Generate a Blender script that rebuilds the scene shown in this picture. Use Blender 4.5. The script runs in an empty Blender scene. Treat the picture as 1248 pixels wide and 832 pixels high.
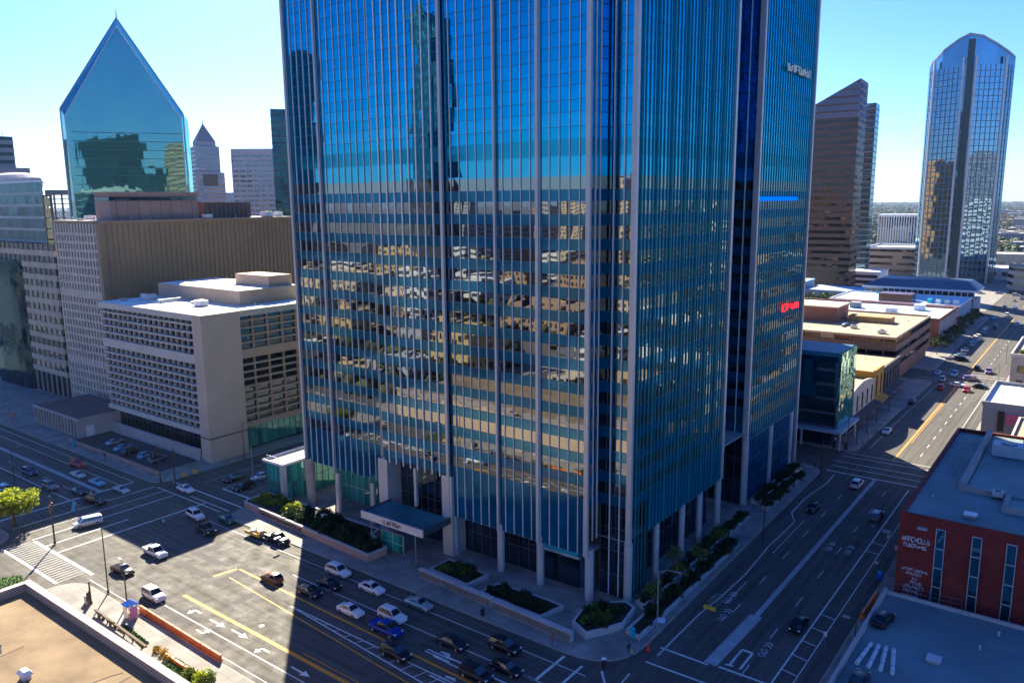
import bpy, bmesh, math, random
from math import radians, sin, cos, tan, pi, atan2, hypot, floor
from mathutils import Matrix, Vector
R = random.Random(7)
SC = bpy.context.scene
COL = SC.collection

# ------------------------------------------------------------------ camera geometry (world metres, z up, X along the front street, Y along the right street)
H_CAM = 57.0; FPX = 960.0; PITCH = radians(10.04); ROLL = radians(0.5)
FWD = Vector((cos(radians(127.2)), cos(radians(37.2)), 0)); RGT = Vector((FWD.y, -FWD.x, 0))

def at(px, py, z=0.0):
    """surveyed point: where the photograph's pixel meets the level plane z"""
    dx = px-624.0; dy = py-416.0
    x = dx*cos(ROLL)-dy*sin(ROLL); y = dx*sin(ROLL)+dy*cos(ROLL)
    f = FPX*cos(PITCH)-y*sin(PITCH); u = -FPX*sin(PITCH)-y*cos(PITCH)
    t = (z-H_CAM)/u
    return (FWD.x*f+RGT.x*x)*t, (FWD.y*f+RGT.y*x)*t

# ------------------------------------------------------------------ mesh builder
class MB:
    def __init__(s): s.v = []; s.f = []; s.m = []; s.sm = []
    def face(s, pts, m=0, sm=False):
        n = len(s.v); s.v += [tuple(p) for p in pts]; s.f.append(tuple(range(n, n+len(pts)))); s.m.append(m); s.sm.append(sm)
        return s
    def idx(s, verts, faces, m=0, sm=False):
        n = len(s.v); s.v += [tuple(p) for p in verts]
        for f in faces: s.f.append(tuple(i+n for i in f)); s.m.append(m); s.sm.append(sm)
        return s
    def box(s, x0, y0, z0, x1, y1, z1, m=0):
        if x1 < x0: x0, x1 = x1, x0
        if y1 < y0: y0, y1 = y1, y0
        if z1 < z0: z0, z1 = z1, z0
        v = [(x0,y0,z0),(x1,y0,z0),(x1,y1,z0),(x0,y1,z0),(x0,y0,z1),(x1,y0,z1),(x1,y1,z1),(x0,y1,z1)]
        return s.idx(v, [(0,3,2,1),(4,5,6,7),(0,1,5,4),(1,2,6,5),(2,3,7,6),(3,0,4,7)], m)
    def obox(s, c, ax, hl, hw, z0, z1, m=0):
        """box centred at c (x,y) with its long axis along unit ax"""
        ay = (-ax[1], ax[0]); P = []
        for z in (z0, z1):
            for a, b in ((-1,-1),(1,-1),(1,1),(-1,1)):
                P.append((c[0]+ax[0]*hl*a+ay[0]*hw*b, c[1]+ax[1]*hl*a+ay[1]*hw*b, z))
        return s.idx(P, [(0,3,2,1),(4,5,6,7),(0,1,5,4),(1,2,6,5),(2,3,7,6),(3,0,4,7)], m)
    def prism(s, poly, z0, z1, m=0, top=True, bot=True, mt=None):
        n = len(poly); v = [(x,y,z0) for x,y in poly]+[(x,y,z1) for x,y in poly]
        f = [(i,(i+1)%n,n+(i+1)%n,n+i) for i in range(n)]
        s.idx(v, f, m)
        if top: s.idx([(x,y,z1) for x,y in poly], [tuple(range(n))], m if mt is None else mt)
        if bot: s.idx([(x,y,z0) for x,y in poly], [tuple(range(n-1,-1,-1))], m)
        return s
    def cyl(s, x, y, z0, z1, r0, r1=None, n=12, m=0):
        r1 = r0 if r1 is None else r1
        v = [(x+r0*cos(2*pi*i/n), y+r0*sin(2*pi*i/n), z0) for i in range(n)]+[(x+r1*cos(2*pi*i/n), y+r1*sin(2*pi*i/n), z1) for i in range(n)]
        s.idx(v, [(i,(i+1)%n,n+(i+1)%n,n+i) for i in range(n)], m, True)
        s.idx(v[n:], [tuple(range(n))], m); s.idx(v[:n], [tuple(range(n-1,-1,-1))], m)
        return s
    def tube(s, p, q, r0, r1=None, n=7, m=0):
        r1 = r0 if r1 is None else r1
        p = Vector(p); q = Vector(q); d = (q-p).normalized()
        a = d.orthogonal().normalized(); b = d.cross(a); v = []
        for c, r in ((p, r0), (q, r1)):
            v += [tuple(c+a*r*cos(2*pi*i/n)+b*r*sin(2*pi*i/n)) for i in range(n)]
        s.idx(v, [(i,(i+1)%n,n+(i+1)%n,n+i) for i in range(n)], m, True)
        s.idx(v[n:], [tuple(range(n))], m); s.idx(v[:n], [tuple(range(n-1,-1,-1))], m)
        return s
    def ellip(s, c, r, m=0, nu=10, nv=7, jit=0, rnd=None):
        v = []; 
        for j in range(nv+1):
            t = pi*j/nv
            for i in range(nu):
                a = 2*pi*i/nu; k = 1+(rnd.uniform(-jit, jit) if rnd else 0)
                v.append((c[0]+r[0]*k*sin(t)*cos(a), c[1]+r[1]*k*sin(t)*sin(a), c[2]+r[2]*k*cos(t)))
        f = [(j*nu+i, (j+1)*nu+i, (j+1)*nu+(i+1)%nu, j*nu+(i+1)%nu) for j in range(nv) for i in range(nu)]
        return s.idx(v, f, m, True)
    def build(s, name, mats, parent=None, kind=None):
        if not isinstance(mats, (list, tuple)): mats = [mats]
        off = wloc(parent)
        me = bpy.data.meshes.new(name)
        me.from_pydata([(x-off[0], y-off[1], z-off[2]) for x, y, z in s.v], [], s.f)
        for k in mats: me.materials.append(k)
        me.polygons.foreach_set('material_index', s.m)
        me.polygons.foreach_set('use_smooth', s.sm)
        me.update()
        o = bpy.data.objects.new(name, me); COL.objects.link(o)
        if parent is not None: o.parent = parent
        if kind: o['kind'] = kind
        return o

def wloc(o):
    x = y = z = 0.0
    while o is not None:
        x += o.location.x; y += o.location.y; z += o.location.z; o = o.parent
    return (x, y, z)

def tag(o, label, cat, group=None, kind=None):
    o['label'] = label; o['category'] = cat
    if group: o['group'] = group
    if kind: o['kind'] = kind
    return o
def thing(name, label, cat, loc=(0,0,0), group=None):
    o = bpy.data.objects.new(name, None); o.empty_display_size = 0.5; COL.objects.link(o)
    o.location = loc if len(loc) == 3 else (loc[0], loc[1], 0)
    return tag(o, label, cat, group)
def struct(name, mb, mats, label=None, cat=None):
    o = mb.build(name, mats); o['kind'] = 'structure'
    if label: o['label'] = label
    if cat: o['category'] = cat
    return o
KIDS = {}
def copy_tree(o, parent=None, top=True):
    c = o.copy(); COL.objects.link(c); c.parent = parent
    if parent is not None: c.matrix_parent_inverse.identity()
    for ch in list(o.children): copy_tree(ch, c, False)
    return c

# ------------------------------------------------------------------ materials
MATS = {}
def lin(h):
    h = h.lstrip('#'); out = []
    for i in (0, 2, 4):
        c = int(h[i:i+2], 16)/255.0
        out.append(c/12.92 if c <= 0.04045 else ((c+0.055)/1.055)**2.4)
    return tuple(out)
def new_mat(name):
    m = bpy.data.materials.new(name); m.use_nodes = True
    nt = m.node_tree; nt.nodes.clear()
    out = nt.nodes.new('ShaderNodeOutputMaterial')
    return m, nt, out
def nn(nt, t, **kw):
    n = nt.nodes.new(t)
    for k, v in kw.items():
        if k.startswith('i_'): n.inputs[k[2:].replace('_', ' ')].default_value = v
        else: setattr(n, k, v)
    return n
def rgba(c): return (c[0], c[1], c[2], 1.0)
def mat(name, c, rough=0.6, var=0.15, scale=0.4, metal=0.0, bump=0.0, c2=None, stretch=None, detail=6.0, spec=0.5, coat=0.0, bscale=None):
    """surface with cloudy procedural wear: c varies by var (or towards c2)"""
    if name in MATS: return MATS[name]
    m, nt, out = new_mat(name); L = nt.links.new
    p = nn(nt, 'ShaderNodeBsdfPrincipled'); L(p.outputs[0], out.inputs[0])
    p.inputs['Roughness'].default_value = rough; p.inputs['Metallic'].default_value = metal
    p.inputs['Specular IOR Level'].default_value = spec
    if coat: p.inputs['Coat Weight'].default_value = coat; p.inputs['Coat Roughness'].default_value = 0.05
    g = nn(nt, 'ShaderNodeNewGeometry'); src = g.outputs['Position']
    if stretch:
        mp = nn(nt, 'ShaderNodeVectorMath', operation='MULTIPLY'); mp.inputs[1].default_value = stretch
        L(src, mp.inputs[0]); src = mp.outputs[0]
    n1 = nn(nt, 'ShaderNodeTexNoise'); n1.inputs['Scale'].default_value = scale; n1.inputs['Detail'].default_value = detail; n1.inputs['Roughness'].default_value = 0.62
    L(src, n1.inputs['Vector'])
    rp = nn(nt, 'ShaderNodeValToRGB'); e = rp.color_ramp.elements
    e[0].position = 0.3; e[1].position = 0.72
    a = tuple(max(0, k*(1-var)) for k in c); b = tuple(min(1, k*(1+var)) for k in c) if c2 is None else c2
    e[0].color = rgba(a); e[1].color = rgba(b)
    L(n1.outputs['Fac'], rp.inputs[0]); L(rp.outputs[0], p.inputs['Base Color'])
    if bump:
        n2 = nn(nt, 'ShaderNodeTexNoise'); n2.inputs['Scale'].default_value = bscale or scale*8; n2.inputs['Detail'].default_value = 5
        L(src, n2.inputs['Vector'])
        bp = nn(nt, 'ShaderNodeBump'); bp.inputs['Strength'].default_value = bump; bp.inputs['Distance'].default_value = 0.05
        L(n2.outputs['Fac'], bp.inputs['Height']); L(bp.outputs[0], p.inputs['Normal'])
    MATS[name] = m; return m

def glass(name, tint, base, refl, rough=0.02, pane=(1.55,1.55,3.37), jit=0.012, wav=0.012, wscale=0.12, var=0.5, brough=0.5):
    """coated facade glass: tinted mirror over a dark body; every pane sits at its own slight angle"""
    if name in MATS: return MATS[name]
    m, nt, out = new_mat(name); L = nt.links.new
    g = nn(nt, 'ShaderNodeNewGeometry')
    a = nn(nt, 'ShaderNodeVectorMath', operation='ADD'); a.inputs[1].default_value = (0.37, 0.41, 0.06); L(g.outputs['Position'], a.inputs[0])
    d = nn(nt, 'ShaderNodeVectorMath', operation='DIVIDE'); d.inputs[1].default_value = pane; L(a.outputs[0], d.inputs[0])
    f = nn(nt, 'ShaderNodeVectorMath', operation='FLOOR'); L(d.outputs[0], f.inputs[0])
    w = nn(nt, 'ShaderNodeTexWhiteNoise'); w.noise_dimensions = '3D'; L(f.outputs[0], w.inputs['Vector'])
    s1 = nn(nt, 'ShaderNodeVectorMath', operation='SUBTRACT'); s1.inputs[1].default_value = (.5,.5,.5); L(w.outputs['Color'], s1.inputs[0])
    s2 = nn(nt, 'ShaderNodeVectorMath', operation='SCALE'); s2.inputs['Scale'].default_value = jit*2; L(s1.outputs[0], s2.inputs[0])
    nz = nn(nt, 'ShaderNodeTexNoise'); nz.inputs['Scale'].default_value = wscale; nz.inputs['Detail'].default_value = 2; L(g.outputs['Position'], nz.inputs['Vector'])
    s3 = nn(nt, 'ShaderNodeVectorMath', operation='SUBTRACT'); s3.inputs[1].default_value = (.5,.5,.5); L(nz.outputs['Color'], s3.inputs[0])
    s4 = nn(nt, 'ShaderNodeVectorMath', operation='SCALE'); s4.inputs['Scale'].default_value = wav*2; L(s3.outputs[0], s4.inputs[0])
    ad = nn(nt, 'ShaderNodeVectorMath', operation='ADD'); L(s2.outputs[0], ad.inputs[0]); L(s4.outputs[0], ad.inputs[1])
    a2 = nn(nt, 'ShaderNodeVectorMath', operation='ADD'); L(ad.outputs[0], a2.inputs[0]); L(g.outputs['Normal'], a2.inputs[1])
    no = nn(nt, 'ShaderNodeVectorMath', operation='NORMALIZE'); L(a2.outputs[0], no.inputs[0])
    gl = nn(nt, 'ShaderNodeBsdfGlossy'); gl.inputs['Roughness'].default_value = rough; gl.inputs['Color'].default_value = rgba(tint); L(no.outputs[0], gl.inputs['Normal'])
    df = nn(nt, 'ShaderNodeBsdfPrincipled'); df.inputs['Roughness'].default_value = brough; df.inputs['Specular IOR Level'].default_value = 0.0
    mx = nn(nt, 'ShaderNodeMix', data_type='RGBA'); mx.inputs['A'].default_value = rgba(tuple(k*(1-var) for k in base)); mx.inputs['B'].default_value = rgba(tuple(min(1, k*(1+var)) for k in base))
    L(w.outputs['Value'], mx.inputs['Factor']); L(mx.outputs['Result'], df.inputs['Base Color'])
    fr = nn(nt, 'ShaderNodeFresnel'); fr.inputs['IOR'].default_value = 1.45
    mr = nn(nt, 'ShaderNodeMapRange'); mr.inputs['To Min'].default_value = refl; mr.inputs['To Max'].default_value = 1.0; L(fr.outputs[0], mr.inputs['Value'])
    ms = nn(nt, 'ShaderNodeMixShader'); L(mr.outputs[0], ms.inputs[0]); L(df.outputs[0], ms.inputs[1]); L(gl.outputs[0], ms.inputs[2])
    L(ms.outputs[0], out.inputs[0]); MATS[name] = m; return m

def paving(name, c, size=1.5, rough=0.8, var=0.14, joint=0.6, scale=0.25):
    """slabs with darker joints and cloudy stains"""
    if name in MATS: return MATS[name]
    m, nt, out = new_mat(name); L = nt.links.new
    p = nn(nt, 'ShaderNodeBsdfPrincipled'); L(p.outputs[0], out.inputs[0]); p.inputs['Roughness'].default_value = rough
    g = nn(nt, 'ShaderNodeNewGeometry')
    b = nn(nt, 'ShaderNodeTexBrick'); b.offset = 0.0; b.inputs['Scale'].default_value = 1.0
    b.inputs['Brick Width'].default_value = size; b.inputs['Row Height'].default_value = size; b.inputs['Mortar Size'].default_value = 0.03; b.inputs['Mortar Smooth'].default_value = 0.2
    b.inputs['Color1'].default_value = rgba(tuple(k*(1-var) for k in c)); b.inputs['Color2'].default_value = rgba(tuple(k*(1+var) for k in c)); b.inputs['Mortar'].default_value = rgba(tuple(k*joint for k in c))
    L(g.outputs['Position'], b.inputs['Vector'])
    n = nn(nt, 'ShaderNodeTexNoise'); n.inputs['Scale'].default_value = scale; n.inputs['Detail'].default_value = 7; L(g.outputs['Position'], n.inputs['Vector'])
    mr = nn(nt, 'ShaderNodeMapRange'); mr.inputs['From Min'].default_value = .3; mr.inputs['From Max'].default_value = .7; mr.inputs['To Min'].default_value = 0.72; mr.inputs['To Max'].default_value = 1.2; L(n.outputs['Fac'], mr.inputs['Value'])
    mx = nn(nt, 'ShaderNodeVectorMath', operation='SCALE'); L(b.outputs['Color'], mx.inputs[0]); L(mr.outputs[0], mx.inputs['Scale']); L(mx.outputs[0], p.inputs['Base Color'])
    MATS[name] = m; return m

def brickmat(name, c1, c2, mortar, axis='XZ'):
    if name in MATS: return MATS[name]
    m, nt, out = new_mat(name); L = nt.links.new
    p = nn(nt, 'ShaderNodeBsdfPrincipled'); L(p.outputs[0], out.inputs[0]); p.inputs['Roughness'].default_value = 0.85
    g = nn(nt, 'ShaderNodeNewGeometry'); sp = nn(nt, 'ShaderNodeSeparateXYZ'); L(g.outputs['Position'], sp.inputs[0])
    ad = nn(nt, 'ShaderNodeMath', operation='ADD'); L(sp.outputs[0], ad.inputs[0]); L(sp.outputs[1], ad.inputs[1])
    cb = nn(nt, 'ShaderNodeCombineXYZ'); L(ad.outputs[0], cb.inputs[0]); L(sp.outputs[2], cb.inputs[1])
    b = nn(nt, 'ShaderNodeTexBrick'); b.inputs['Scale'].default_value = 1.0; b.inputs['Brick Width'].default_value = 0.6; b.inputs['Row Height'].default_value = 0.3; b.inputs['Mortar Size'].default_value = 0.025
    b.inputs['Color1'].default_value = rgba(c1); b.inputs['Color2'].default_value = rgba(c2); b.inputs['Mortar'].default_value = rgba(mortar); L(cb.outputs[0], b.inputs['Vector'])
    n = nn(nt, 'ShaderNodeTexNoise'); n.inputs['Scale'].default_value = 0.35; n.inputs['Detail'].default_value = 6; L(g.outputs['Position'], n.inputs['Vector'])
    mr = nn(nt, 'ShaderNodeMapRange'); mr.inputs['From Min'].default_value = .3; mr.inputs['From Max'].default_value = .7; mr.inputs['To Min'].default_value = 0.75; mr.inputs['To Max'].default_value = 1.2; L(n.outputs['Fac'], mr.inputs['Value'])
    mx = nn(nt, 'ShaderNodeVectorMath', operation='SCALE'); L(b.outputs['Color'], mx.inputs[0]); L(mr.outputs[0], mx.inputs['Scale']); L(mx.outputs[0], p.inputs['Base Color'])
    MATS[name] = m; return m

def facade(name, wall, win, px=3.2, pz=3.6, fx=0.55, fz=0.5, rough=0.15, wvar=0.5, strip=False):
    """window grid as surface pattern, for buildings far away or only mirrored in glass"""
    if name in MATS: return MATS[name]
    m, nt, out = new_mat(name); L = nt.links.new
    p = nn(nt, 'ShaderNodeBsdfPrincipled'); L(p.outputs[0], out.inputs[0])
    tc = nn(nt, 'ShaderNodeTexCoord'); sp = nn(nt, 'ShaderNodeSeparateXYZ'); L(tc.outputs['Object'], sp.inputs[0])
    ad = nn(nt, 'ShaderNodeMath', operation='ADD'); L(sp.outputs[0], ad.inputs[0]); L(sp.outputs[1], ad.inputs[1])
    def cell(src, per, fr):
        dv = nn(nt, 'ShaderNodeMath', operation='DIVIDE'); dv.inputs[1].default_value = per; L(src, dv.inputs[0])
        a = nn(nt, 'ShaderNodeMath', operation='FRACT'); L(dv.outputs[0], a.inputs[0])
        c = nn(nt, 'ShaderNodeMath', operation='LESS_THAN'); c.inputs[1].default_value = fr; L(a.outputs[0], c.inputs[0])
        fl = nn(nt, 'ShaderNodeMath', operation='FLOOR'); L(dv.outputs[0], fl.inputs[0])
        return c.outputs[0], fl.outputs[0]
    cx, ix = cell(ad.outputs[0], px, fx if not strip else 1.0); cz, iz = cell(sp.outputs[2], pz, fz)
    mu = nn(nt, 'ShaderNodeMath', operation='MULTIPLY'); L(cx, mu.inputs[0]); L(cz, mu.inputs[1])
    g = nn(nt, 'ShaderNodeNewGeometry'); s2 = nn(nt, 'ShaderNodeSeparateXYZ'); L(g.outputs['Normal'], s2.inputs[0])
    up = nn(nt, 'ShaderNodeMath', operation='LESS_THAN'); up.inputs[1].default_value = 0.5; L(s2.outputs[2], up.inputs[0])
    m2 = nn(nt, 'ShaderNodeMath', operation='MULTIPLY'); L(mu.outputs[0], m2.inputs[0]); L(up.outputs[0], m2.inputs[1])
    cb = nn(nt, 'ShaderNodeCombineXYZ'); L(ix, cb.inputs[0]); L(iz, cb.inputs[1])
    w = nn(nt, 'ShaderNodeTexWhiteNoise'); w.noise_dimensions = '3D'; L(cb.outputs[0], w.inputs['Vector'])
    wm = nn(nt, 'ShaderNodeMix', data_type='RGBA'); wm.inputs['A'].default_value = rgba(tuple(k*(1-wvar) for k in win)); wm.inputs['B'].default_value = rgba(tuple(min(1, k*(1+wvar)) for k in win)); L(w.outputs['Value'], wm.inputs['Factor'])
    n = nn(nt, 'ShaderNodeTexNoise'); n.inputs['Scale'].default_value = 0.15; n.inputs['Detail'].default_value = 5; L(g.outputs['Position'], n.inputs['Vector'])
    ww = nn(nt, 'ShaderNodeMix', data_type='RGBA'); ww.inputs['A'].default_value = rgba(tuple(k*.75 for k in wall)); ww.inputs['B'].default_value = rgba(tuple(min(1, k*1.2) for k in wall)); L(n.outputs['Fac'], ww.inputs['Factor'])
    mx = nn(nt, 'ShaderNodeMix', data_type='RGBA'); L(m2.outputs[0], mx.inputs['Factor']); L(ww.outputs['Result'], mx.inputs['A']); L(wm.outputs['Result'], mx.inputs['B']); L(mx.outputs['Result'], p.inputs['Base Color'])
    mr = nn(nt, 'ShaderNodeMapRange'); mr.inputs['To Min'].default_value = 0.8; mr.inputs['To Max'].default_value = rough; L(m2.outputs[0], mr.inputs['Value']); L(mr.outputs[0], p.inputs['Roughness'])
    MATS[name] = m; return m

def leafmat(name, c, var=0.45, trans=0.35):
    if name in MATS: return MATS[name]
    m, nt, out = new_mat(name); L = nt.links.new
    p = nn(nt, 'ShaderNodeBsdfPrincipled'); p.inputs['Roughness'].default_value = 0.6; p.inputs['Specular IOR Level'].default_value = 0.3
    g = nn(nt, 'ShaderNodeNewGeometry'); w = nn(nt, 'ShaderNodeTexNoise'); w.inputs['Scale'].default_value = 1.3; L(g.outputs['Position'], w.inputs['Vector'])
    rp = nn(nt, 'ShaderNodeValToRGB'); e = rp.color_ramp.elements; e[0].position = .35; e[1].position = .65
    e[0].color = rgba(tuple(k*(1-var) for k in c)); e[1].color = rgba(tuple(k*(1+var) for k in c)); L(w.outputs['Fac'], rp.inputs[0]); L(rp.outputs[0], p.inputs['Base Color'])
    t = nn(nt, 'ShaderNodeBsdfTranslucent'); L(rp.outputs[0], t.inputs[0])
    ms = nn(nt, 'ShaderNodeMixShader'); ms.inputs[0].default_value = trans; L(p.outputs[0], ms.inputs[1]); L(t.outputs[0], ms.inputs[2]); L(ms.outputs[0], out.inputs[0])
    MATS[name] = m; return m

ALU = mat('aluminium', (.52,.54,.58), .45, .1, .2, metal=0.25)
ALU_D = mat('dark_aluminium', (.10,.12,.15), .4, .2, .3, metal=.4)
CONC = mat('pale_concrete', (.45,.415,.385), .85, .16, .3, bump=.15)
CONC_G = mat('grey_concrete', (.33,.325,.32), .85, .18, .25, bump=.15)
BLACK = mat('black_paint', (.018,.018,.02), .45, .3, 1.0)
RUBBER = mat('rubber', (.02,.02,.021), .8, .2, 2.0)
WHITE = mat('white_paint', (.78,.78,.76), .5, .06, .6)
WHITE_ROOF = mat('white_roof', (.74,.74,.73), .7, .12, .12)
STEEL = mat('steel', (.4,.42,.45), .35, .15, 1.0, metal=.7)
DARKGLASS = glass('dark_glass', (.45,.55,.7), (.012,.014,.018), .16, jit=.006)
GREENGLASS = glass('green_glass', (.45,.8,.75), (.06,.30,.25), .22, pane=(1.4,1.4,3.8), jit=.01, var=.55)
CARGLASS = glass('car_glass', (.75,.82,.9), (.008,.009,.011), .08, rough=.04, jit=0, wav=0.03, wscale=1)
ORANGE = mat('orange_paint', (.70,.17,.015), .5, .15, 1.2)
YELLOW = mat('yellow_paint', (.72,.45,.03), .55, .18, 1.0)
RED = mat('red_paint', (.55,.03,.02), .45, .15, 1.0)
BLUE = mat('blue_paint', (.02,.12,.55), .4, .15, 1.0)
TEALP = mat('teal_paint', (.05,.42,.55), .4, .15, 1.0)
# ------------------------------------------------------------------ the setting: ground, roadway, pavements, markings
def asphalt():
    m, nt, out = new_mat('asphalt'); L = nt.links.new
    p = nn(nt, 'ShaderNodeBsdfPrincipled'); L(p.outputs[0], out.inputs[0]); p.inputs['Specular IOR Level'].default_value = .22
    g = nn(nt, 'ShaderNodeNewGeometry')
    def noise(st, sc, det=6, r=.6):
        mp = nn(nt, 'ShaderNodeVectorMath', operation='MULTIPLY'); mp.inputs[1].default_value = st; L(g.outputs['Position'], mp.inputs[0])
        n = nn(nt, 'ShaderNodeTexNoise'); n.inputs['Scale'].default_value = sc; n.inputs['Detail'].default_value = det; n.inputs['Roughness'].default_value = r; L(mp.outputs[0], n.inputs['Vector']); return n.outputs['Fac']
    def rng(src, a, b, lo, hi):
        r = nn(nt, 'ShaderNodeMapRange'); r.inputs['From Min'].default_value = a; r.inputs['From Max'].default_value = b; r.inputs['To Min'].default_value = lo; r.inputs['To Max'].default_value = hi; L(src, r.inputs['Value']); return r.outputs[0]
    def mul(a, b): q = nn(nt, 'ShaderNodeMath', operation='MULTIPLY'); L(a, q.inputs[0]); L(b, q.inputs[1]); return q.outputs[0]
    sx = nn(nt, 'ShaderNodeSeparateXYZ'); L(g.outputs['Position'], sx.inputs[0])
    streak_x = rng(noise((.025,1.3,1), 1.0, 5), .34, .66, .62, 1.22); streak_y = rng(noise((1.3,.025,1), 1.0, 5), .34, .66, .62, 1.22)
    cx = nn(nt, 'ShaderNodeMath', operation='GREATER_THAN'); cx.inputs[1].default_value = -47; L(sx.outputs[0], cx.inputs[0])
    mx = nn(nt, 'ShaderNodeMix', data_type='FLOAT'); L(cx.outputs[0], mx.inputs['Factor']); L(streak_x, mx.inputs['A']); L(streak_y, mx.inputs['B'])
    k = mul(mul(mx.outputs['Result'], rng(noise((1,1,1), .12, 8, .7), .3, .7, .90, 1.10)), rng(noise((1,1,1), 6.0, 3), .3, .7, .88, 1.1))
    k = mul(k, rng(noise((1,1,1), .9, 3), .70, .80, 1.0, .72))
    c = nn(nt, 'ShaderNodeVectorMath', operation='SCALE'); c.inputs[0].default_value = (.098,.091,.079); L(k, c.inputs['Scale']); L(c.outputs[0], p.inputs['Base Color'])
    L(rng(noise((1,1,1), .4, 5), .3, .7, .62, .9), p.inputs['Roughness'])
    b = nn(nt, 'ShaderNodeBump'); b.inputs['Strength'].default_value = .15; b.inputs['Distance'].default_value = .03; L(noise((1,1,1), 9.0, 3), b.inputs['Height']); L(b.outputs[0], p.inputs['Normal'])
    return m
ASPH = asphalt()
PAVE = paving('pavement_slabs', (.245,.232,.205), 1.8)
KERB = mat('kerb_stone', (.32,.30,.26), .85, .15, .5)
MARK = mat('road_white', (.62,.62,.60), .7, .22, .9)
MARKY = mat('road_yellow', (.64,.27,.006), .7, .2, .9)
MARKG = mat('road_grey_band', (.36,.37,.38), .8, .2, .6)

def ground_mat():
    m, nt, out = new_mat('far_ground'); L = nt.links.new
    p = nn(nt, 'ShaderNodeBsdfPrincipled'); L(p.outputs[0], out.inputs[0]); p.inputs['Roughness'].default_value = .9
    g = nn(nt, 'ShaderNodeNewGeometry')
    v = nn(nt, 'ShaderNodeTexVoronoi'); v.inputs['Scale'].default_value = .018; L(g.outputs['Position'], v.inputs['Vector'])
    n = nn(nt, 'ShaderNodeTexNoise'); n.inputs['Scale'].default_value = .004; n.inputs['Detail'].default_value = 8; L(g.outputs['Position'], n.inputs['Vector'])
    r1 = nn(nt, 'ShaderNodeValToRGB'); e = r1.color_ramp.elements
    e[0].position = .38; e[0].color = (.045,.06,.03,1); e[1].position = .60; e[1].color = (.17,.16,.14,1)
    L(n.outputs['Fac'], r1.inputs[0])
    mx = nn(nt, 'ShaderNodeMix', data_type='RGBA'); mx.inputs['Factor'].default_value = .28; L(r1.outputs[0], mx.inputs['A']); L(v.outputs['Color'], mx.inputs['B'])
    hs = nn(nt, 'ShaderNodeHueSaturation'); hs.inputs['Saturation'].default_value = .45; hs.inputs['Value'].default_value = .42; L(mx.outputs['Result'], hs.inputs['Color'])
    L(hs.outputs[0], p.inputs['Base Color']); return m
g = MB(); g.face([(-15000,-15000,0),(15000,-15000,0),(15000,15000,0),(-15000,15000,0)])
struct('ground', g, ground_mat(), 'far city ground reaching to the horizon', 'ground')
g = MB(); g.face([(-700,-60,.02),(400,-60,.02),(400,1300,.02),(-700,1300,.02)])
struct('roadway', g, ASPH, 'worn grey asphalt of the streets and crossings', 'road')

def rounded(poly, rads):
    out = []; n = len(poly)
    for i in range(n):
        p = Vector(poly[i]); r = rads[i] if i < len(rads) else 0
        if r <= 0: out.append(tuple(p)); continue
        a = (Vector(poly[i-1])-p).normalized(); b = (Vector(poly[(i+1) % n])-p).normalized()
        p0 = p+a*r; p1 = p+b*r
        for k in range(7):
            t = k/6; q = p0*(1-t)**2+p*2*t*(1-t)+p1*t**2; out.append(tuple(q))
    return out
def inset(poly, d):
    n = len(poly); out = []
    for i in range(n):
        a = Vector(poly[i-1]); p = Vector(poly[i]); b = Vector(poly[(i+1) % n])
        e1 = (p-a).normalized(); e2 = (b-p).normalized()
        n1 = Vector((-e1.y, e1.x)); n2 = Vector((-e2.y, e2.x)); h = (n1+n2)
        h = h/max(.2, h.dot(n1)) if h.length > 1e-6 else n1
        out.append((p.x+h.x*d, p.y+h.y*d))
    return out
def block(label, poly, rads=()):
    poly = rounded(poly, rads); ins = inset(poly, .22)
    k = MB(); n = len(poly)
    for i in range(n):
        j = (i+1) % n
        k.face([(poly[i][0],poly[i][1],.163),(poly[j][0],poly[j][1],.163),(ins[j][0],ins[j][1],.163),(ins[i][0],ins[i][1],.163)])
        k.face([(poly[i][0],poly[i][1],0),(poly[j][0],poly[j][1],0),(poly[j][0],poly[j][1],.163),(poly[i][0],poly[i][1],.163)])
        k.face([(ins[j][0],ins[j][1],.12),(ins[i][0],ins[i][1],.12),(ins[i][0],ins[i][1],.163),(ins[j][0],ins[j][1],.163)])
    struct('kerb', k, KERB, 'kerb of the '+label, 'kerb')
    p = MB(); p.prism(ins, .01, .16, bot=False)
    struct('pavement', p, PAVE, label, 'pavement')
block('pavement round the blue glass tower', [(-127,77.5),(-43,77.5),(-44.6,170),(-127,170)], (5,8,5,5))
block('pavement of the block with the louvred building', [(-700,79.2),(-152.4,79.2),(-152.4,330),(-700,330)], (0,4,4,0))
block('pavement beside the lit flat roof', [(-123,-55),(-40,-55),(-40,50.0),(-123,50.0)], (0,0,5,5))
block('pavement with the round tree at the far left corner', [(-700,-55),(-146.5,-55),(-146.5,50.6),(-700,50.6)], (0,0,5,0))
block('pavement in front of the red brick building', [(-22.8,70),(390,70),(390,168),(-22.8,168)], (0,0,0,5))
block('pavement below the dark glass corner building', [(-127,184.5),(-42.2,184.5),(-40.8,274),(-127,274)], (0,3,3,0))
block('pavement along the lit right side of the far street', [(-22.5,189),(390,189),(390,300),(-22.5,300)], (4,0,0,4))
block('pavement beside the tan roofed office block', [(-127,292),(-43.5,292),(-43.5,440),(-127,440)], (0,3,3,0))
block('pavement at the far right corner', [(-22,318),(390,318),(390,470),(-22,470)], (4,0,0,4))
block('pavement at the foot of the arched roof tower', [(-160,460),(-48,460),(-48,700),(-160,700)], (0,3,3,0))
block('pavement on the far right past the crossing', [(-22,488),(390,488),(390,540),(-22,540)])

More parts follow.
